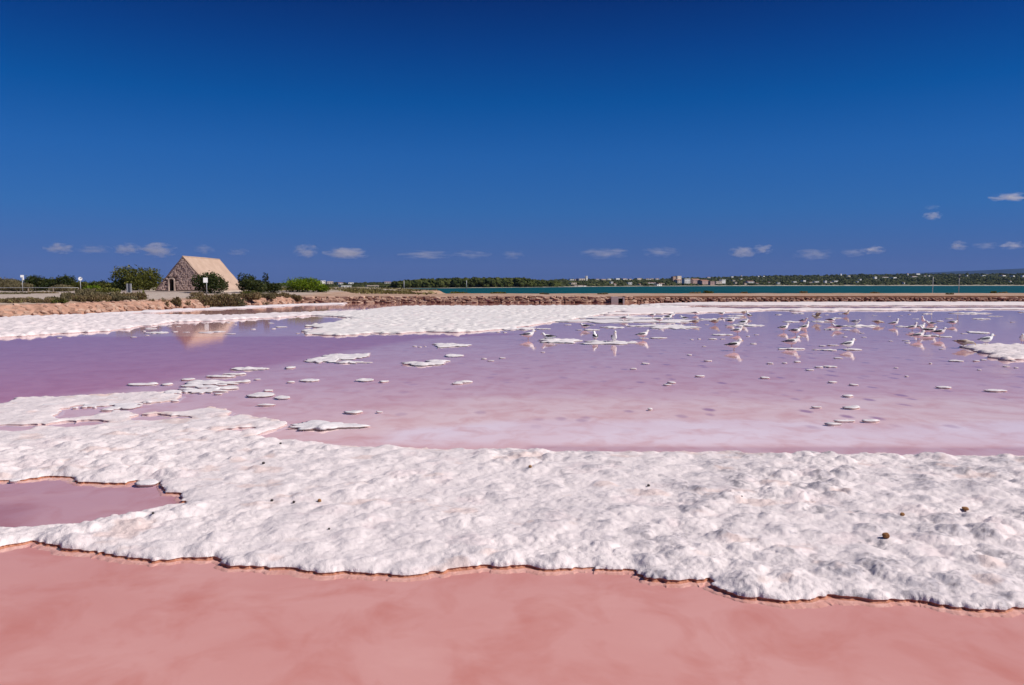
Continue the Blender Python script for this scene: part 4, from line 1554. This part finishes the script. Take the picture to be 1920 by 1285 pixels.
# =================================================================== SALT FLOES
def floe(px, py, wpx, dpx=None, label=None, seed=None, group='salt floes lying in the shallow pan'):
    c = ground(px, py)
    D = c.y
    w = wpx / F * D
    dep = w * random.uniform(0.65, 1.0) if dpx is None else dpx * D * D / (F * H)
    dep = max(min(dep, w * 2.2), 0.45 * w)
    ns = 20 if w < 0.35 else 56
    nr = 4 if w < 0.35 else 10
    rx, ry = w / 2, dep / 2
    sd = random.random() * 100
    seg = np.arange(ns)
    a = 2 * PI * seg / ns
    fq = 1.0 if w < 0.8 else 2.1
    k = 1 + (0.42 if w < 0.8 else 0.80) * fbm(np.cos(a) * fq + sd, np.sin(a) * fq + sd * 0.7, 4, 21)
    lip = 0.008 + 0.005 * random.random()
    hgt = min(0.014 + 0.036 * w, 0.07)
    V, Fc = [(0, 0, 0)], []
    rings = [(i + 1) / nr for i in range(nr)]
    for q in rings:
        for i in range(ns):
            V.append((math.cos(a[i]) * rx * k[i] * q, math.sin(a[i]) * ry * k[i] * q, 0))
    V = np.array(V)
    e = np.concatenate([[0], np.repeat(rings, ns)])
    lump = mounds((V[:, 0] + c.x) / 0.4, (V[:, 1] + c.y) / 0.4, 7) * 0.9 + 0.4 * fbm((V[:, 0] + c.x) * 5, (V[:, 1] + c.y) * 5, 2, 3)
    V[:, 2] = lip + hgt * np.sqrt(np.clip(1 - e ** 2.4, 0, 1)) * (0.30 + 1.05 * lump)
    ang0 = 1 + (nr - 1) * ns
    under = V[ang0:ang0 + ns].copy()
    under[:, :2] *= 0.93
    under[:, 2] = lip * 0.55
    foot = V[ang0:ang0 + ns].copy()
    foot[:, :2] *= 0.72
    foot[:, 2] = -0.03
    V = np.concatenate([V, under, foot])
    for i in range(ns):
        j = (i + 1) % ns
        Fc.append((0, 1 + i, 1 + j))
        for q in range(nr + 1):
            Fc.append((1 + q * ns + i, 1 + (q + 1) * ns + i, 1 + (q + 1) * ns + j, 1 + q * ns + j))
    me = bpy.data.meshes.new('salt_floe')
    me.from_pydata([tuple(p) for p in V], [], Fc)
    me.materials.append(M['salt'])
    ca = me.color_attributes.new('tint', 'FLOAT_COLOR', 'POINT')
    col = np.ones((len(V), 4), dtype=np.float32)
    col[:, :3] = np.array((0.70, 0.665, 0.675)) * random.uniform(0.95, 1.03)
    col[-ns:, :3] = (0.50, 0.32, 0.30)
    ca.data.foreach_set('color', col.ravel())
    me.polygons.foreach_set('use_smooth', [True] * len(me.polygons))
    o = link('salt_floe', me)
    o.location = (c.x, c.y, 0)
    tag(o, label, 'salt floe', group)
    return o


FL = 'small white salt floe lying alone in the shallow lavender water'
GL = 'salt floes scattered in the shallow water'
# named ones first: (px, py, width px, depth px, label)
NAMED = [
    (268, 721, 58, 4, 'long flat salt floe nearest the purple deep water on the left'), (313, 721, 20, 3, 'small salt floe just right of the long flat one by the deep water'),
    (352, 712, 28, 3, 'salt floe above the big cluster of floes left of centre'), (395, 719, 92, 5, 'wide ragged salt floe at the top of the left cluster'),
    (382, 733, 84, 9, 'broad lumpy salt floe joined to the bank in the left cluster'), (420, 729, 60, 4, 'flat salt floe at the right end of the left cluster'),
    (418, 707, 54, 3, 'thin salt floe stacked behind the wide ragged one'), (440, 702, 46, 3, 'thin salt floe in the middle of the diagonal row of floes'),
    (470, 692, 62, 4, 'pointed salt floe at the upper end of the diagonal row'), (545, 690, 20, 4, 'small double salt floe right of the diagonal row'),
    (582, 714, 34, 5, 'oval salt floe left of centre in open lavender water'), (684, 713, 36, 5, 'oval salt floe near centre, twin of one to its left'),
    (720, 716, 16, 3, 'tiny salt floe just right of an oval one near centre'), (545, 717, 14, 2, 'tiny salt floe just left of an oval one left of centre'),
    (490, 741, 48, 8, 'triangular salt floe in the group below the diagonal row'), (528, 746, 32, 5, 'salt floe at the right of the triangular one'),
    (503, 733, 18, 3, 'small salt floe behind the triangular one'), (500, 760, 34, 2, 'thin pale drowned salt floe below the triangular one'),
    (663, 773, 34, 6, 'white salt floe on the peach coloured shallows left of centre'), (711, 773, 13, 2, 'tiny salt crumb right of the floe on the peach shallows'),
    (605, 799, 128, 16, 'wide ragged salt patch just behind the foreground crust'),
    (600, 677, 60, 6, 'left piece of the lumpy salt patch in mid water'), (632, 671, 70, 12, 'main piece of the lumpy salt patch in mid water'), (668, 668, 46, 10, 'right piece of the lumpy salt patch in mid water'), (655, 680, 60, 4, 'front piece of the lumpy salt patch in mid water'),
    (792, 683, 74, 6, 'ragged long salt floe at centre with a tail to the right'), (822, 678, 46, 4, 'tail piece of the ragged long floe at centre'), (850, 667, 40, 5, 'salt floe up and right of the ragged long one'),
    (846, 648, 64, 6, 'flat oval salt floe at centre below the far white sheet'), (870, 717, 40, 3, 'thin slanting salt floe right of centre'), (858, 720, 22, 2, 'small piece touching the thin slanting floe'),
    (1865, 733, 42, 4, 'oval salt floe near the right edge in the near shallows'), (1769, 727, 30, 3, 'salt floe left of the oval one near the right edge'),
    (1597, 765, 34, 4, 'nearest oval floe on the pale shallows at right'), (1562, 796, 36, 3, 'left of three thin floes lying on the palest shallows'), (1582, 790, 38, 3, 'middle of three thin floes lying on the palest shallows'), (1632, 790, 36, 3, 'right of three thin floes lying on the palest shallows'),
    (1530, 764, 20, 2, 'faint floe left of the nearest oval one on the pale shallows'), (1590, 743, 20, 3, 'floe above the nearest oval one at right'),
    (1255, 613, 92, 9, 'broad salt patch among the left gulls of the flock'), (1045, 640, 74, 6, 'salt patch under the crouching black gull'), (1140, 643, 104, 5, 'long salt patch under two front facing gulls'),
    (1240, 602.5, 150, 4.5, 'long white salt bar behind the left of the flock'), (1120, 602.5, 160, 5, 'long white salt bar at the tip of the far sheet'), (1165, 596, 150, 4, 'second white salt bar behind the tip of the far sheet'),
    (975, 617, 54, 5, 'ragged salt patch touching the front edge of the far sheet'), (1832, 624, 30, 5, 'diamond shaped salt patch near the right edge of the flock'),
    (275, 906, 46, 11, 'round white salt cake in the small pool at lower left'), (28, 902, 22, 5, 'small flat salt cake at the left edge of the small pool')]
for a in NAMED:
    floe(a[0], a[1], a[2], a[3], a[4])
SMALL = [(778, 650, 9), (787, 651, 7), (797, 650, 5), (908, 673, 10), (942, 672, 12), (920, 677, 12), (1210, 682, 16), (1188, 692, 12), (1293, 666, 10), (1320, 650, 8), (1328, 677, 16), (1311, 706, 18),
         (1250, 722, 16), (1259, 718, 16), (1208, 635, 16), (1236, 634, 32), (1355, 628, 34), (1336, 636, 16), (1355, 636, 10), (1297, 637, 9), (1311, 636, 7), (1402, 631, 7), (1412, 645, 14),
         (1444, 682, 14), (1471, 681, 9), (1495, 679, 12), (1519, 694, 16), (1535, 689, 18), (1555, 688, 24), (1434, 709, 18), (1561, 717, 16), (1418, 628, 9), (1485, 655, 42), (1541, 649, 13), (1560, 648, 20),
         (1555, 657, 26), (1532, 656, 18), (1572, 672, 16), (1585, 632, 8), (1485, 604, 30), (1541, 603.5, 42), (1559, 618, 32), (1588, 619, 16), (1598, 656, 36), (1670, 640, 9), (1699, 639, 14), (1701, 643, 10), (1709, 624, 10),
         (1620, 633, 9), (1615, 625, 9), (1610, 612, 62), (1690, 613, 26), (1742, 630, 38), (1771, 632, 28), (1765, 655, 9), (1737, 589, 20), (1667, 593.5, 6), (1772, 726, 18), (1599, 722, 18), (1717, 598.5, 12),
         (1820, 588, 60), (1840, 598.5, 26), (1762, 602.5, 14), (1808, 626, 12), (1898, 604.5, 10), (1866, 593.5, 22), (1792, 677, 28), (1830, 677.5, 12), (1844, 675, 12), (1886, 687.5, 12), (1900, 677, 9), (1836, 694, 8),
         (111, 633.5, 10), (159, 627.5, 9), (251, 632.5, 12), (241, 622, 9), (276, 629.5, 7), (283, 617, 22), (297, 624.5, 38), (270, 621.5, 7), (365, 609.5, 7), (382, 606.5, 9), (333, 612.5, 11), (328, 622.5, 13), (350, 623.5, 14),
         (387, 624, 26), (410, 622.5, 22), (432, 626.5, 18), (440, 609.5, 8), (475, 618, 11), (508, 606.5, 14), (527, 613.5, 22), (513, 617, 10), (558, 625.5, 9), (400, 606, 6), (428, 605.5, 9), (318, 612.5, 9), (303, 611, 14),
         (1019, 617, 26), (935, 623, 8), (947, 624, 8), (1085, 619, 13), (1110, 619, 28), (1064, 609.5, 14), (1112, 609.5, 10), (1150, 614.5, 40), (1190, 612, 30), (1460, 590.5, 14), (1497, 588, 20), (1330, 599.5, 40), (1375, 597, 34), (1395, 610.5, 60), (1380, 592.5, 30),
         (1300, 609, 12), (1325, 609, 10), (1525, 588.5, 6), (1550, 591, 10), (1577, 589, 12), (1570, 597, 20), (1640, 592, 8), (1690, 592.5, 6), (1705, 590, 6), (1780, 598, 14), (1930, 586, 30), (700, 626.5, 12), (715, 627, 10), (735, 626.5, 14), (1219, 768, 11),
         (1018, 661, 8), (1680, 690, 7), (1745, 682, 6), (1905, 690, 8), (1700, 706, 8)]


def short(lab):
    """first words of a neighbour's label, enough to find it"""
    for cut in (',', ' facing ', ' on the ', ' with ', ' in the ', ' at the '):
        if cut in lab:
            lab = lab.split(cut)[0]
            break
    return lab


_used = set()


def floe_label(px, py, w, anchors):
    size = 'tiny' if w < 10 else 'small' if w < 20 else 'wide' if w > 34 else 'flat'
    for (ax, ay, ref) in sorted(anchors, key=lambda q: abs(q[0] - px) + 2.5 * abs(q[1] - py))[:4]:
        dx, dy = px - ax, (py - ay) * 2.5
        if abs(dx) + abs(dy) > 130:
            break
        side = ('right of' if dx > 0 else 'left of') if abs(dx) > abs(dy) else ('in front of' if dy > 0 else 'behind')
        lab = '%s white salt floe %s the %s' % (size, side, ref)
        if len(lab.split()) <= 16 and lab not in _used:
            _used.add(lab)
            return lab
    return FL


# =================================================================== GULLS
plain('feather_white', (0.87, 0.86, 0.85), 0.75, 0.05, 9)
plain('feather_grey', (0.125, 0.13, 0.155), 0.75, 0.15, 9)
plain('feather_dark', (0.032, 0.030, 0.036), 0.75, 0.25, 9)
plain('feather_brown', (0.26, 0.19, 0.15), 0.8, 0.35, 16)
plain('feather_dusky', (0.50, 0.43, 0.37), 0.8, 0.3, 14)
plain('beak_yellow', (0.60, 0.36, 0.05), 0.5, 0.1, 9)
plain('leg_pink', (0.55, 0.33, 0.20), 0.6, 0.1, 9)
POSES = {  # lift of body, body pitch, neck height, neck reach, leg spread
    'stand': dict(lift=0.10, neck=0.130, reach=0.19, tail=-0.01),
    'alert': dict(lift=0.11, neck=0.19, reach=0.17, tail=-0.03),
    'hunch': dict(lift=0.09, neck=0.080, reach=0.17, tail=0.01),
    'sit': dict(lift=0.0, neck=0.10, reach=0.18, tail=0.01),
    'peck': dict(lift=0.10, neck=-0.02, reach=0.26, tail=0.03),
    'wings': dict(lift=0.11, neck=0.06, reach=0.22, tail=0.0)}
_gm = {}


def gull_parts(pose, plume):
    key = (pose, plume)
    if key in _gm:
        return _gm[key]
    P = POSES[pose]
    bz = P['lift'] + 0.095
    nk, rc, tl = P['neck'], P['reach'], P['tail']
    body_m = {'grey': 'feather_white', 'dark': 'feather_white', 'brown': 'feather_dusky', 'white': 'feather_white'}[plume]
    wing_m = {'grey': 'feather_grey', 'dark': 'feather_dark', 'brown': 'feather_brown', 'white': 'feather_grey'}[plume]
    parts = []
    secs = [(-0.31, bz + 0.005 + tl, 0.034, 0.008), (-0.25, bz + 0.003 + tl, 0.044, 0.020), (-0.16, bz - 0.002 + tl * 0.5, 0.070, 0.056), (-0.07, bz, 0.094, 0.086), (0.02, bz + 0.006, 0.102, 0.098),
            (0.09, bz + 0.022, 0.088, 0.088), (0.135, bz + 0.022 + nk * 0.35, 0.064, 0.064), (0.135 + (rc - 0.135) * 0.5, bz + 0.02 + nk * 0.72, 0.050, 0.052), (rc - 0.01, bz + 0.02 + nk * 0.98, 0.049, 0.050),
            (rc + 0.026, bz + 0.02 + nk * 1.04, 0.044, 0.042), (rc + 0.055, bz + 0.014 + nk, 0.022, 0.021)]
    parts.append(('body', MB().loft(secs, 12).mesh('body', M[body_m], True)))
    hx_, hz_ = rc + 0.052, bz + 0.013 + nk
    dz = -0.055 if pose == 'peck' else -0.012
    bk = MB().tube([(hx_, 0, hz_), (hx_ + 0.035, 0, hz_ + dz * 0.5), (hx_ + 0.062, 0, hz_ + dz * 1.6)], [0.012, 0.010, 0.003], 6)
    parts.append(('beak', bk.mesh('beak', M['beak_yellow'], True)))
    for s_ in (-1, 1):
        parts.append(('eye', MB().tube([(rc + 0.022, s_ * 0.040, bz + 0.03 + nk * 1.04), (rc + 0.022, s_ * 0.046, bz + 0.03 + nk * 1.04)], 0.007, 6).mesh('eye', M['feather_dark'])))
        w = MB()
        if pose == 'wings':
            v = [(0.08, s_ * 0.05, bz + 0.05), (-0.10, s_ * 0.05, bz + 0.04), (-0.16, s_ * 0.16, bz + 0.20), (0.00, s_ * 0.18, bz + 0.22), (-0.20, s_ * 0.28, bz + 0.27), (-0.08, s_ * 0.24, bz + 0.26)]
            v2 = [(a, b_, c + 0.012) for a, b_, c in v]
            w.add(v + v2, [(0, 1, 2, 3), (3, 2, 4, 5), (9, 8, 7, 6), (11, 10, 8, 9), (0, 6, 7, 1), (1, 7, 8, 2), (2, 8, 10, 4), (4, 10, 11, 5), (5, 11, 9, 3), (3, 9, 6, 0)])
        else:
            sw = [(0.07, bz + 0.050, 0.008, 0.014), (0.04, bz + 0.046, 0.020, 0.040), (-0.04, bz + 0.040, 0.026, 0.052), (-0.13, bz + 0.034 + tl * 0.5, 0.022, 0.040), (-0.22, bz + 0.026 + tl, 0.014, 0.024)]
            w.loft(sw, 10)
            w.v = [(x, y + s_ * float(np.interp(x, [-0.30, -0.22, -0.13, -0.04, 0.04, 0.07], [0.014, 0.036, 0.060, 0.076, 0.076, 0.068])), z) for x, y, z in w.v]
        parts.append(('wing', w.mesh('wing', M[wing_m], True)))
        if pose != 'wings':
            tp = MB().loft([(-0.21, bz + 0.022 + tl, 0.012, 0.022), (-0.29, bz + 0.024 + tl, 0.009, 0.014), (-0.37, bz + 0.018 + tl, 0.003, 0.004)], 8)
            tp.v = [(x, y + s_ * float(np.interp(x, [-0.37, -0.21], [0.006, 0.036])), z) for x, y, z in tp.v]
            parts.append(('wing_tip', tp.mesh('wing_tip', M['feather_dark' if plume != 'brown' else 'feather_brown'], True)))
        if pose != 'sit':
            lg = MB().tube([(-0.005, s_ * 0.035, P['lift'] + 0.03), (-0.02, s_ * 0.036, P['lift'] * 0.5), (0.0, s_ * 0.036, 0.008)], [0.012, 0.006, 0.006], 6)
            lg.add([(-0.02, s_ * 0.036, 0.0), (0.055, s_ * 0.036 - 0.025, 0.0), (0.065, s_ * 0.036, 0.0), (0.055, s_ * 0.036 + 0.025, 0.0), (0.0, s_ * 0.036, 0.014)], [(0, 1, 4), (1, 2, 4), (2, 3, 4), (3, 0, 4), (3, 2, 1, 0)])
            parts.append(('leg', lg.mesh('leg', M['leg_pink'])))
    _gm[key] = parts
    return parts


def gull(px, py, heading, pose, plume, label, on_salt=False, k=1.0):
    c = ground(px, py)
    root = thing('gull', label, 'gull', (c.x, c.y, 0.05 if on_salt else -0.02), math.radians(heading), 'gulls resting in the salt pan')
    root.scale = (k, k, k)
    own = {}
    for nm, me in gull_parts(pose, plume):
        up = {'beak': 'body', 'eye': 'body', 'wing_tip': 'wing'}.get(nm)
        own[nm] = link(nm, me, own[up] if up else root)


R0, L0, FR, AW = 0, 180, -90, 90
GULLS = [
    (991, 637, 5, 'stand', 'grey', 0, 'grey winged gull facing right, leftmost of the whole flock'),
    (1027, 639, 170, 'sit', 'dark', 1, 'black backed gull crouching on a salt patch, head to the left, second from left'),
    (1096, 618, 165, 'hunch', 'dark', 0, 'dark gull with head to the left, alone above the long salt patch'),
    (1116, 640, 100, 'stand', 'dark', 0, 'dark backed gull seen from behind on the long salt patch'),
    (1151, 643, -80, 'alert', 'grey', 0, 'gull facing the camera on the right half of the long salt patch'),
    (1172, 602, 0, 'stand', 'grey', 0, 'grey gull facing right on the salt bar at the tip of the far sheet'),
    (1206, 636, 10, 'stand', 'grey', 0, 'pale grey gull facing right in open water near a short salt strip'),
    (1224, 598, 8, 'stand', 'grey', 1, 'gull facing right on the far salt bar, left of a close pair'),
    (1237, 607, 12, 'stand', 'white', 1, 'whitish gull facing right at the left of the broad salt patch'),
    (1260, 598, -5, 'stand', 'grey', 1, 'rear gull of the close pair on the far salt bar'),
    (1254, 602, 5, 'stand', 'dark', 1, 'front gull of the close pair on the far salt bar'),
    (1282, 601, 160, 'sit', 'dark', 1, 'dark gull sitting with head to the left on the end of the far salt bar'),
    (1305, 591, 4, 'hunch', 'grey', 0, 'far gull facing right right at the salt shore above the sitting dark one'),
    (1304, 609, 0, 'hunch', 'brown', 0, 'brownish gull facing right just right of the broad salt patch'),
    (1341, 609, 6, 'stand', 'brown', 0, 'darker brown gull facing right, left of a group of three'),
    (1354, 593, 10, 'stand', 'dark', 0, 'far dark gull facing right near the back shore salt'),
    (1371, 608, 0, 'stand', 'dark', 0, 'dark winged gull facing right behind the one with grey back in the middle left group'),
    (1395, 590.5, 20, 'hunch', 'brown', 0, 'dim small brown gull at the back shore, left of an upright dark one'),
    (1404, 597, 110, 'alert', 'dark', 0, 'upright narrow dark gull seen from behind in the back rows'),
    (1395, 610.5, 10, 'stand', 'dark', 0, 'dark winged gull facing right in front of the upright dark one'),
    (1383, 627, 0, 'stand', 'grey', 0, 'grey gull facing right directly behind the nearest black backed gull'),
    (1377, 657, 8, 'stand', 'dark', 0, 'large black backed gull facing right, nearest of the left half of the flock'),
    (1470, 622, 8, 'stand', 'dark', 0, 'dark winged gull facing right, left of a trio in mid flock'),
    (1492, 628, 0, 'hunch', 'dark', 0, 'low hunched dark gull in the middle of the mid flock trio'),
    (1509, 621, 12, 'alert', 'dark', 0, 'upright dark winged gull at the right of the mid flock trio'),
    (1507, 610, -60, 'stand', 'white', 1, 'white gull turned towards the camera behind the mid flock trio'),
    (1485, 651, 5, 'stand', 'grey', 0, 'large grey gull facing right, nearest in the middle of the flock'),
    (1531, 603, 175, 'wings', 'brown', 1, 'brown gull with half raised wings in the back rows'),
    (1559, 608, -10, 'hunch', 'dark', 1, 'dark winged gull facing right, right of the one with raised wings'),
    (1569, 619, 165, 'sit', 'dark', 1, 'dark gull sitting with head to the left among floes'),
    (1587, 593, 5, 'alert', 'brown', 0, 'farthest gull at the back shore in the centre right'),
    (1591, 655, 10, 'stand', 'grey', 0, 'large grey gull facing right, standing alone near right of centre'),
    (1605, 612, -50, 'hunch', 'grey', 1, 'pale gull turned half to the camera above the lone large grey gull'),
    (1646, 610, 0, 'peck', 'brown', 0, 'long brown gull leaning forward to the right on its own'),
    (1677, 613, 0, 'alert', 'grey', 0, 'gull with upright white neck right of the leaning brown one'),
    (1731, 606, -140, 'alert', 'white', 0, 'white gull facing the camera at the back of the right group'),
    (1744, 610, 165, 'sit', 'dark', 0, 'black gull with head to the left at the back of the right group'),
    (1711, 621, 0, 'alert', 'white', 0, 'pale upright gull facing right at the left of the right group'),
    (1726, 620, 10, 'stand', 'white', 0, 'pale gull facing right in the middle of the right group'),
    (1734, 627, 140, 'stand', 'dark', 0, 'dark backed gull turned left in the middle of the right group'),
    (1746, 627, 5, 'stand', 'grey', 0, 'grey gull facing right beside the one turned left in the right group'),
    (1722, 638, 0, 'stand', 'grey', 0, 'front left gull of the right group, grey, facing right'),
    (1762, 634, 0, 'stand', 'dark', 1, 'front right gull of the right group on a salt strip'),
    (1787, 611, 0, 'hunch', 'dark', 0, 'dark winged gull right of the right group near the post reflection'),
    (1807, 652, -10, 'peck', 'brown', 0, 'dark brown gull bending its head down near the right edge'),
    (1850, 650, 12, 'stand', 'grey', 1, 'large grey gull facing right on the edge of the right hand salt patch'),
    (1917, 648, -120, 'stand', 'dark', 1, 'dark gull cut by the right edge of the photo')]
SHORT = ['leftmost gull', 'crouching black gull', 'lone dark gull behind the long patch', 'gull seen from behind', 'gull facing the camera on the long patch', 'gull at the tip of the far sheet', 'pale gull in open water', 'gull left of the close pair', 'whitish gull by the broad patch', 'rear gull of the close pair', 'front gull of the close pair', 'sitting dark gull on the bar', 'far gull at the salt shore', 'brownish gull by the broad patch', 'darker brown gull', 'far dark gull at the back', 'dark gull behind the grey one', 'dim brown gull at the back shore', 'upright narrow dark gull', 'gull before the upright dark one', 'grey gull behind the nearest black one', 'nearest black backed gull', 'left gull of the trio', 'hunched gull of the trio', 'upright gull of the trio', 'white gull behind the trio', 'large grey gull in mid flock', 'gull with raised wings', 'gull right of the raised wings', 'sitting gull among floes', 'farthest gull at centre right', 'lone large grey gull', 'pale half turned gull', 'leaning brown gull', 'gull with upright white neck', 'white gull of the right group', 'black gull of the right group', 'pale upright gull of the right group', 'middle pale gull of the right group', 'gull turned left in the right group', 'grey gull in the right group', 'front left gull of the right group', 'front right gull of the right group', 'gull near the post reflection', 'brown gull bending its head', 'grey gull on the right patch', 'gull cut by the right edge']
anchors = [(g[0], g[1], SHORT[i]) for i, g in enumerate(GULLS)]
anchors += [(268, 721, 'long floe by the deep water'), (684, 713, 'oval floe near centre'), (792, 683, 'ragged long floe at centre'), (846, 648, 'flat oval floe below the far sheet'), (975, 617, 'far sheet tip patch'),
            (1865, 733, 'oval floe near the right edge'), (1597, 765, 'nearest oval floe at right'), (385, 625, 'hut reflection in the water'), (1832, 624, 'diamond shaped salt patch'), (490, 618, 'spiky shrub reflection'), (565, 610, 'left tip of the central salt sheet'),
            (251, 632, 'far left salt sheet front edge'), (1870, 660, 'right hand salt patch'), (700, 628, 'lumpy front of the central salt sheet'), (1240, 602, 'long salt bar behind the flock'), (1255, 613, 'broad patch among the left gulls')]
for (px, py, w) in SMALL:
    lab = floe_label(px, py, w, anchors)
    floe(px, py, w, None, lab, None, GL)
for i in range(64):
    t_ = random.random()
    px = 120 + 340 * t_ + random.gauss(0, 30)
    py = 752 - 46 * max(0, t_ - 0.25) / 0.75 + random.gauss(0, 6) + 8
    floe(px, py, random.choice([8, 10, 13, 16, 22, 30, 38, 46]), None, 'small white salt fleck in the broken drift above the left end of the crust', None, 'salt flecks of the left drift')
for (px, py, hd, pose, pl_, st_, lab) in GULLS:
    gull(px, py, hd + random.uniform(-8, 8), pose, pl_, lab, bool(st_), random.uniform(1.08, 1.18) if py > 630 else random.uniform(1.02, 1.12))

# =================================================================== PEBBLES
mat_stone('pebble_orange', (0.34, 0.15, 0.06), (0.52, 0.30, 0.14), 20)
plain('pebble_dark', (0.06, 0.05, 0.05), 0.9, 0.3, 30)
pm = [stone_mesh('pebble', M['pebble_orange'], 300 + i, p=0.8) for i in range(3)]
pd = [stone_mesh('pebble', M['pebble_dark'], 310 + i, p=0.8) for i in range(3)]


def on_crust(px, py):
    c = ground(px, py, 0.1)
    for _ in range(3):
        z = float(sh_main.z(np.array([c.x]), np.array([c.y]))[0])
        c = ground(px, py, z)
    return c


for (px, py, wpx, kind, lab) in [
    (1661, 1008, 14, 0, 'largest orange pebble on the white crust at lower right'), (1692, 967, 9, 0, 'small reddish pebble behind the largest orange one'), (1810, 958, 15, 0, 'flat reddish brown stone lying at the far right of the crust'),
    (599, 941, 8, 0, 'small orange pebble on the left part of the crust'), (994, 877, 7, 0, 'tiny orange pebble at the back of the crust near the middle'), (551, 943, 6, 1, 'tiny dark pebble left of the small orange pebble'),
    (510, 940, 6, 1, 'dark speck of stone left of two pebbles'), (494, 870, 6, 1, 'tiny dark stone on the upper left crust'), (526, 833, 5, 1, 'tiny dark stone near the back edge at left'), (617, 993, 5, 1, 'tiny dark stone in the middle left of the crust'),
    (1216, 912, 6, 1, 'tiny dark stone near the middle of the crust'), (287, 964, 6, 1, 'tiny dark stone at the edge of the small pool'), (1391, 932, 4, 1, 'minute dark stone on the smooth part of the crust')]:
    c = on_crust(px, py)
    s_ = wpx / F * c.y
    o = link('pebble', random.choice(pd if kind else pm))
    o.location = (c.x, c.y, c.z + s_ * 0.28)
    flat = 0.45 if px == 1810 else 0.8
    o.scale = (s_, s_ * 0.85, s_ * flat)
    o.rotation_euler = (0.1, 0.1, random.uniform(0, 3))
    tag(o, lab, 'pebble', 'pebbles on the salt crust')

# =================================================================== CLOUDS (far beyond the hills)
def mat_cloud(dens, soft):
    t = NT('cloud')
    v = t.new('VolumePrincipled')
    v.inputs['Color'].default_value = (0.98, 0.93, 0.95, 1)
    v.inputs['Anisotropy'].default_value = 0.2
    p = t.obj()
    ln = t.new('VectorMath', operation='LENGTH')
    t.lk(p, ln.inputs[0])
    off = t.new('VectorMath', operation='ADD')
    t.lk(p, off.inputs[0])
    t.lk(t.math('MULTIPLY', t.new('ObjectInfo').outputs['Random'], 60.0), off.inputs[1])
    n = t.noise(off.outputs[0], 1.7, 4, 0.55)
    d = t.math('ADD', t.math('SUBTRACT', 0.95, ln.outputs['Value']), t.math('MULTIPLY', t.math('SUBTRACT', n, 0.56), soft))
    t.lk(t.rng(d, 0.02, 0.9, 0, dens), v.inputs['Density'])
    t.lk(v.outputs[0], t.out.inputs['Volume'])
    return t.m


CM = [mat_cloud(0.0056, 3.0), mat_cloud(0.0017, 3.2)]
_me = {}
for i in (0, 1):
    mb = MB()
    n1, n2 = 8, 14
    vs = [(math.sin(PI * (a + .5) / n1) * math.cos(2 * PI * b / n2), math.sin(PI * (a + .5) / n1) * math.sin(2 * PI * b / n2), math.cos(PI * (a + .5) / n1)) for a in range(n1) for b in range(n2)]
    fs = [(a * n2 + b, (a + 1) * n2 + b, (a + 1) * n2 + (b + 1) % n2, a * n2 + (b + 1) % n2) for a in range(n1 - 1) for b in range(n2)]
    fs += [tuple(range(n2)), tuple((n1 - 1) * n2 + b for b in range(n2))[::-1]]
    _me[i] = mb.add(vs, fs).mesh('cloud', CM[i])
CL = 15000.0
for (px, py, w, h, k, lab) in [
    (112, 466, 52, 20, 0, 'leftmost small puffy cloud above the hedge'), (176, 468, 60, 18, 1, 'faint smudge of cloud right of the leftmost puff'), (238, 467, 48, 22, 0, 'small puff of cloud above the big dome shrub'), (295, 469, 70, 26, 0, 'brightest rounded cloud just left of the hut'),
    (383, 467, 44, 18, 1, 'faint cloud above the hut roof'), (447, 473, 40, 14, 1, 'faint wisp right of the hut roof'), (574, 471, 48, 24, 0, 'rounded bright puff above the bright green shrub'), (650, 475, 84, 24, 0, 'ragged cloud drifting right of the bright puff'),
    (800, 478, 100, 16, 1, 'long faint cloud streak above the pine wood'), (885, 477, 70, 16, 1, 'right end of the long faint streak above the pine wood'), (962, 478, 44, 16, 1, 'small faint cloud at the centre of the horizon'), (1135, 475, 90, 20, 1, 'flat cloud above the church tower'),
    (1240, 473, 70, 20, 1, 'pale thin cloud above the left end of the hotels'), (1392, 473, 48, 22, 0, 'left half of a cloud pair above the white villa'), (1432, 467, 36, 18, 0, 'right brighter half of a cloud pair above the white villa'), (1525, 477, 76, 22, 1, 'soft broken cloud above the wooded hill'),
    (1598, 474, 50, 16, 1, 'left part of a flat cloud above the wooded hill'), (1638, 469, 44, 16, 0, 'right part of a flat cloud above the wooded hill'), (1795, 461, 34, 18, 0, 'small puff above the marker posts'), (1848, 461, 44, 14, 1, 'thin cloud right of the puff above the marker posts'), (1897, 460, 44, 16, 0, 'cloud at the right edge low over the hill'),
    (1748, 405, 34, 16, 0, 'lone small cloud higher up at the right'), (1748, 389, 26, 10, 1, 'faint wisp just over the lone small cloud'), (1893, 370, 66, 16, 0, 'highest cloud at the right edge of the sky')]:
    c = at(px, py, CL)
    o = link('cloud', _me[k])
    o.location = c
    wx, hz = w / F * CL / 2 * 1.15, h / F * CL / 2 * 1.15
    o.scale = (wx, wx * 0.8, hz)
    o.rotation_euler = (0, 0, random.uniform(-0.3, 0.3))
    tag(o, lab, 'cloud', 'small clouds low over the horizon')

# =================================================================== HAZE
t = NT('haze')
v = t.new('VolumePrincipled')
v.inputs['Color'].default_value = (0.30, 0.50, 1.0, 1)
v.inputs['Density'].default_value = 0.00002
v.inputs['Anisotropy'].default_value = 0.0
t.lk(v.outputs[0], t.out.inputs['Volume'])
o = MB().box(-11200, 11200, -100, 10800, -3.0, 260).build('haze', t.m)
tag(o, 'thin pale haze in the air over the lagoon', 'haze', kind='stuff')
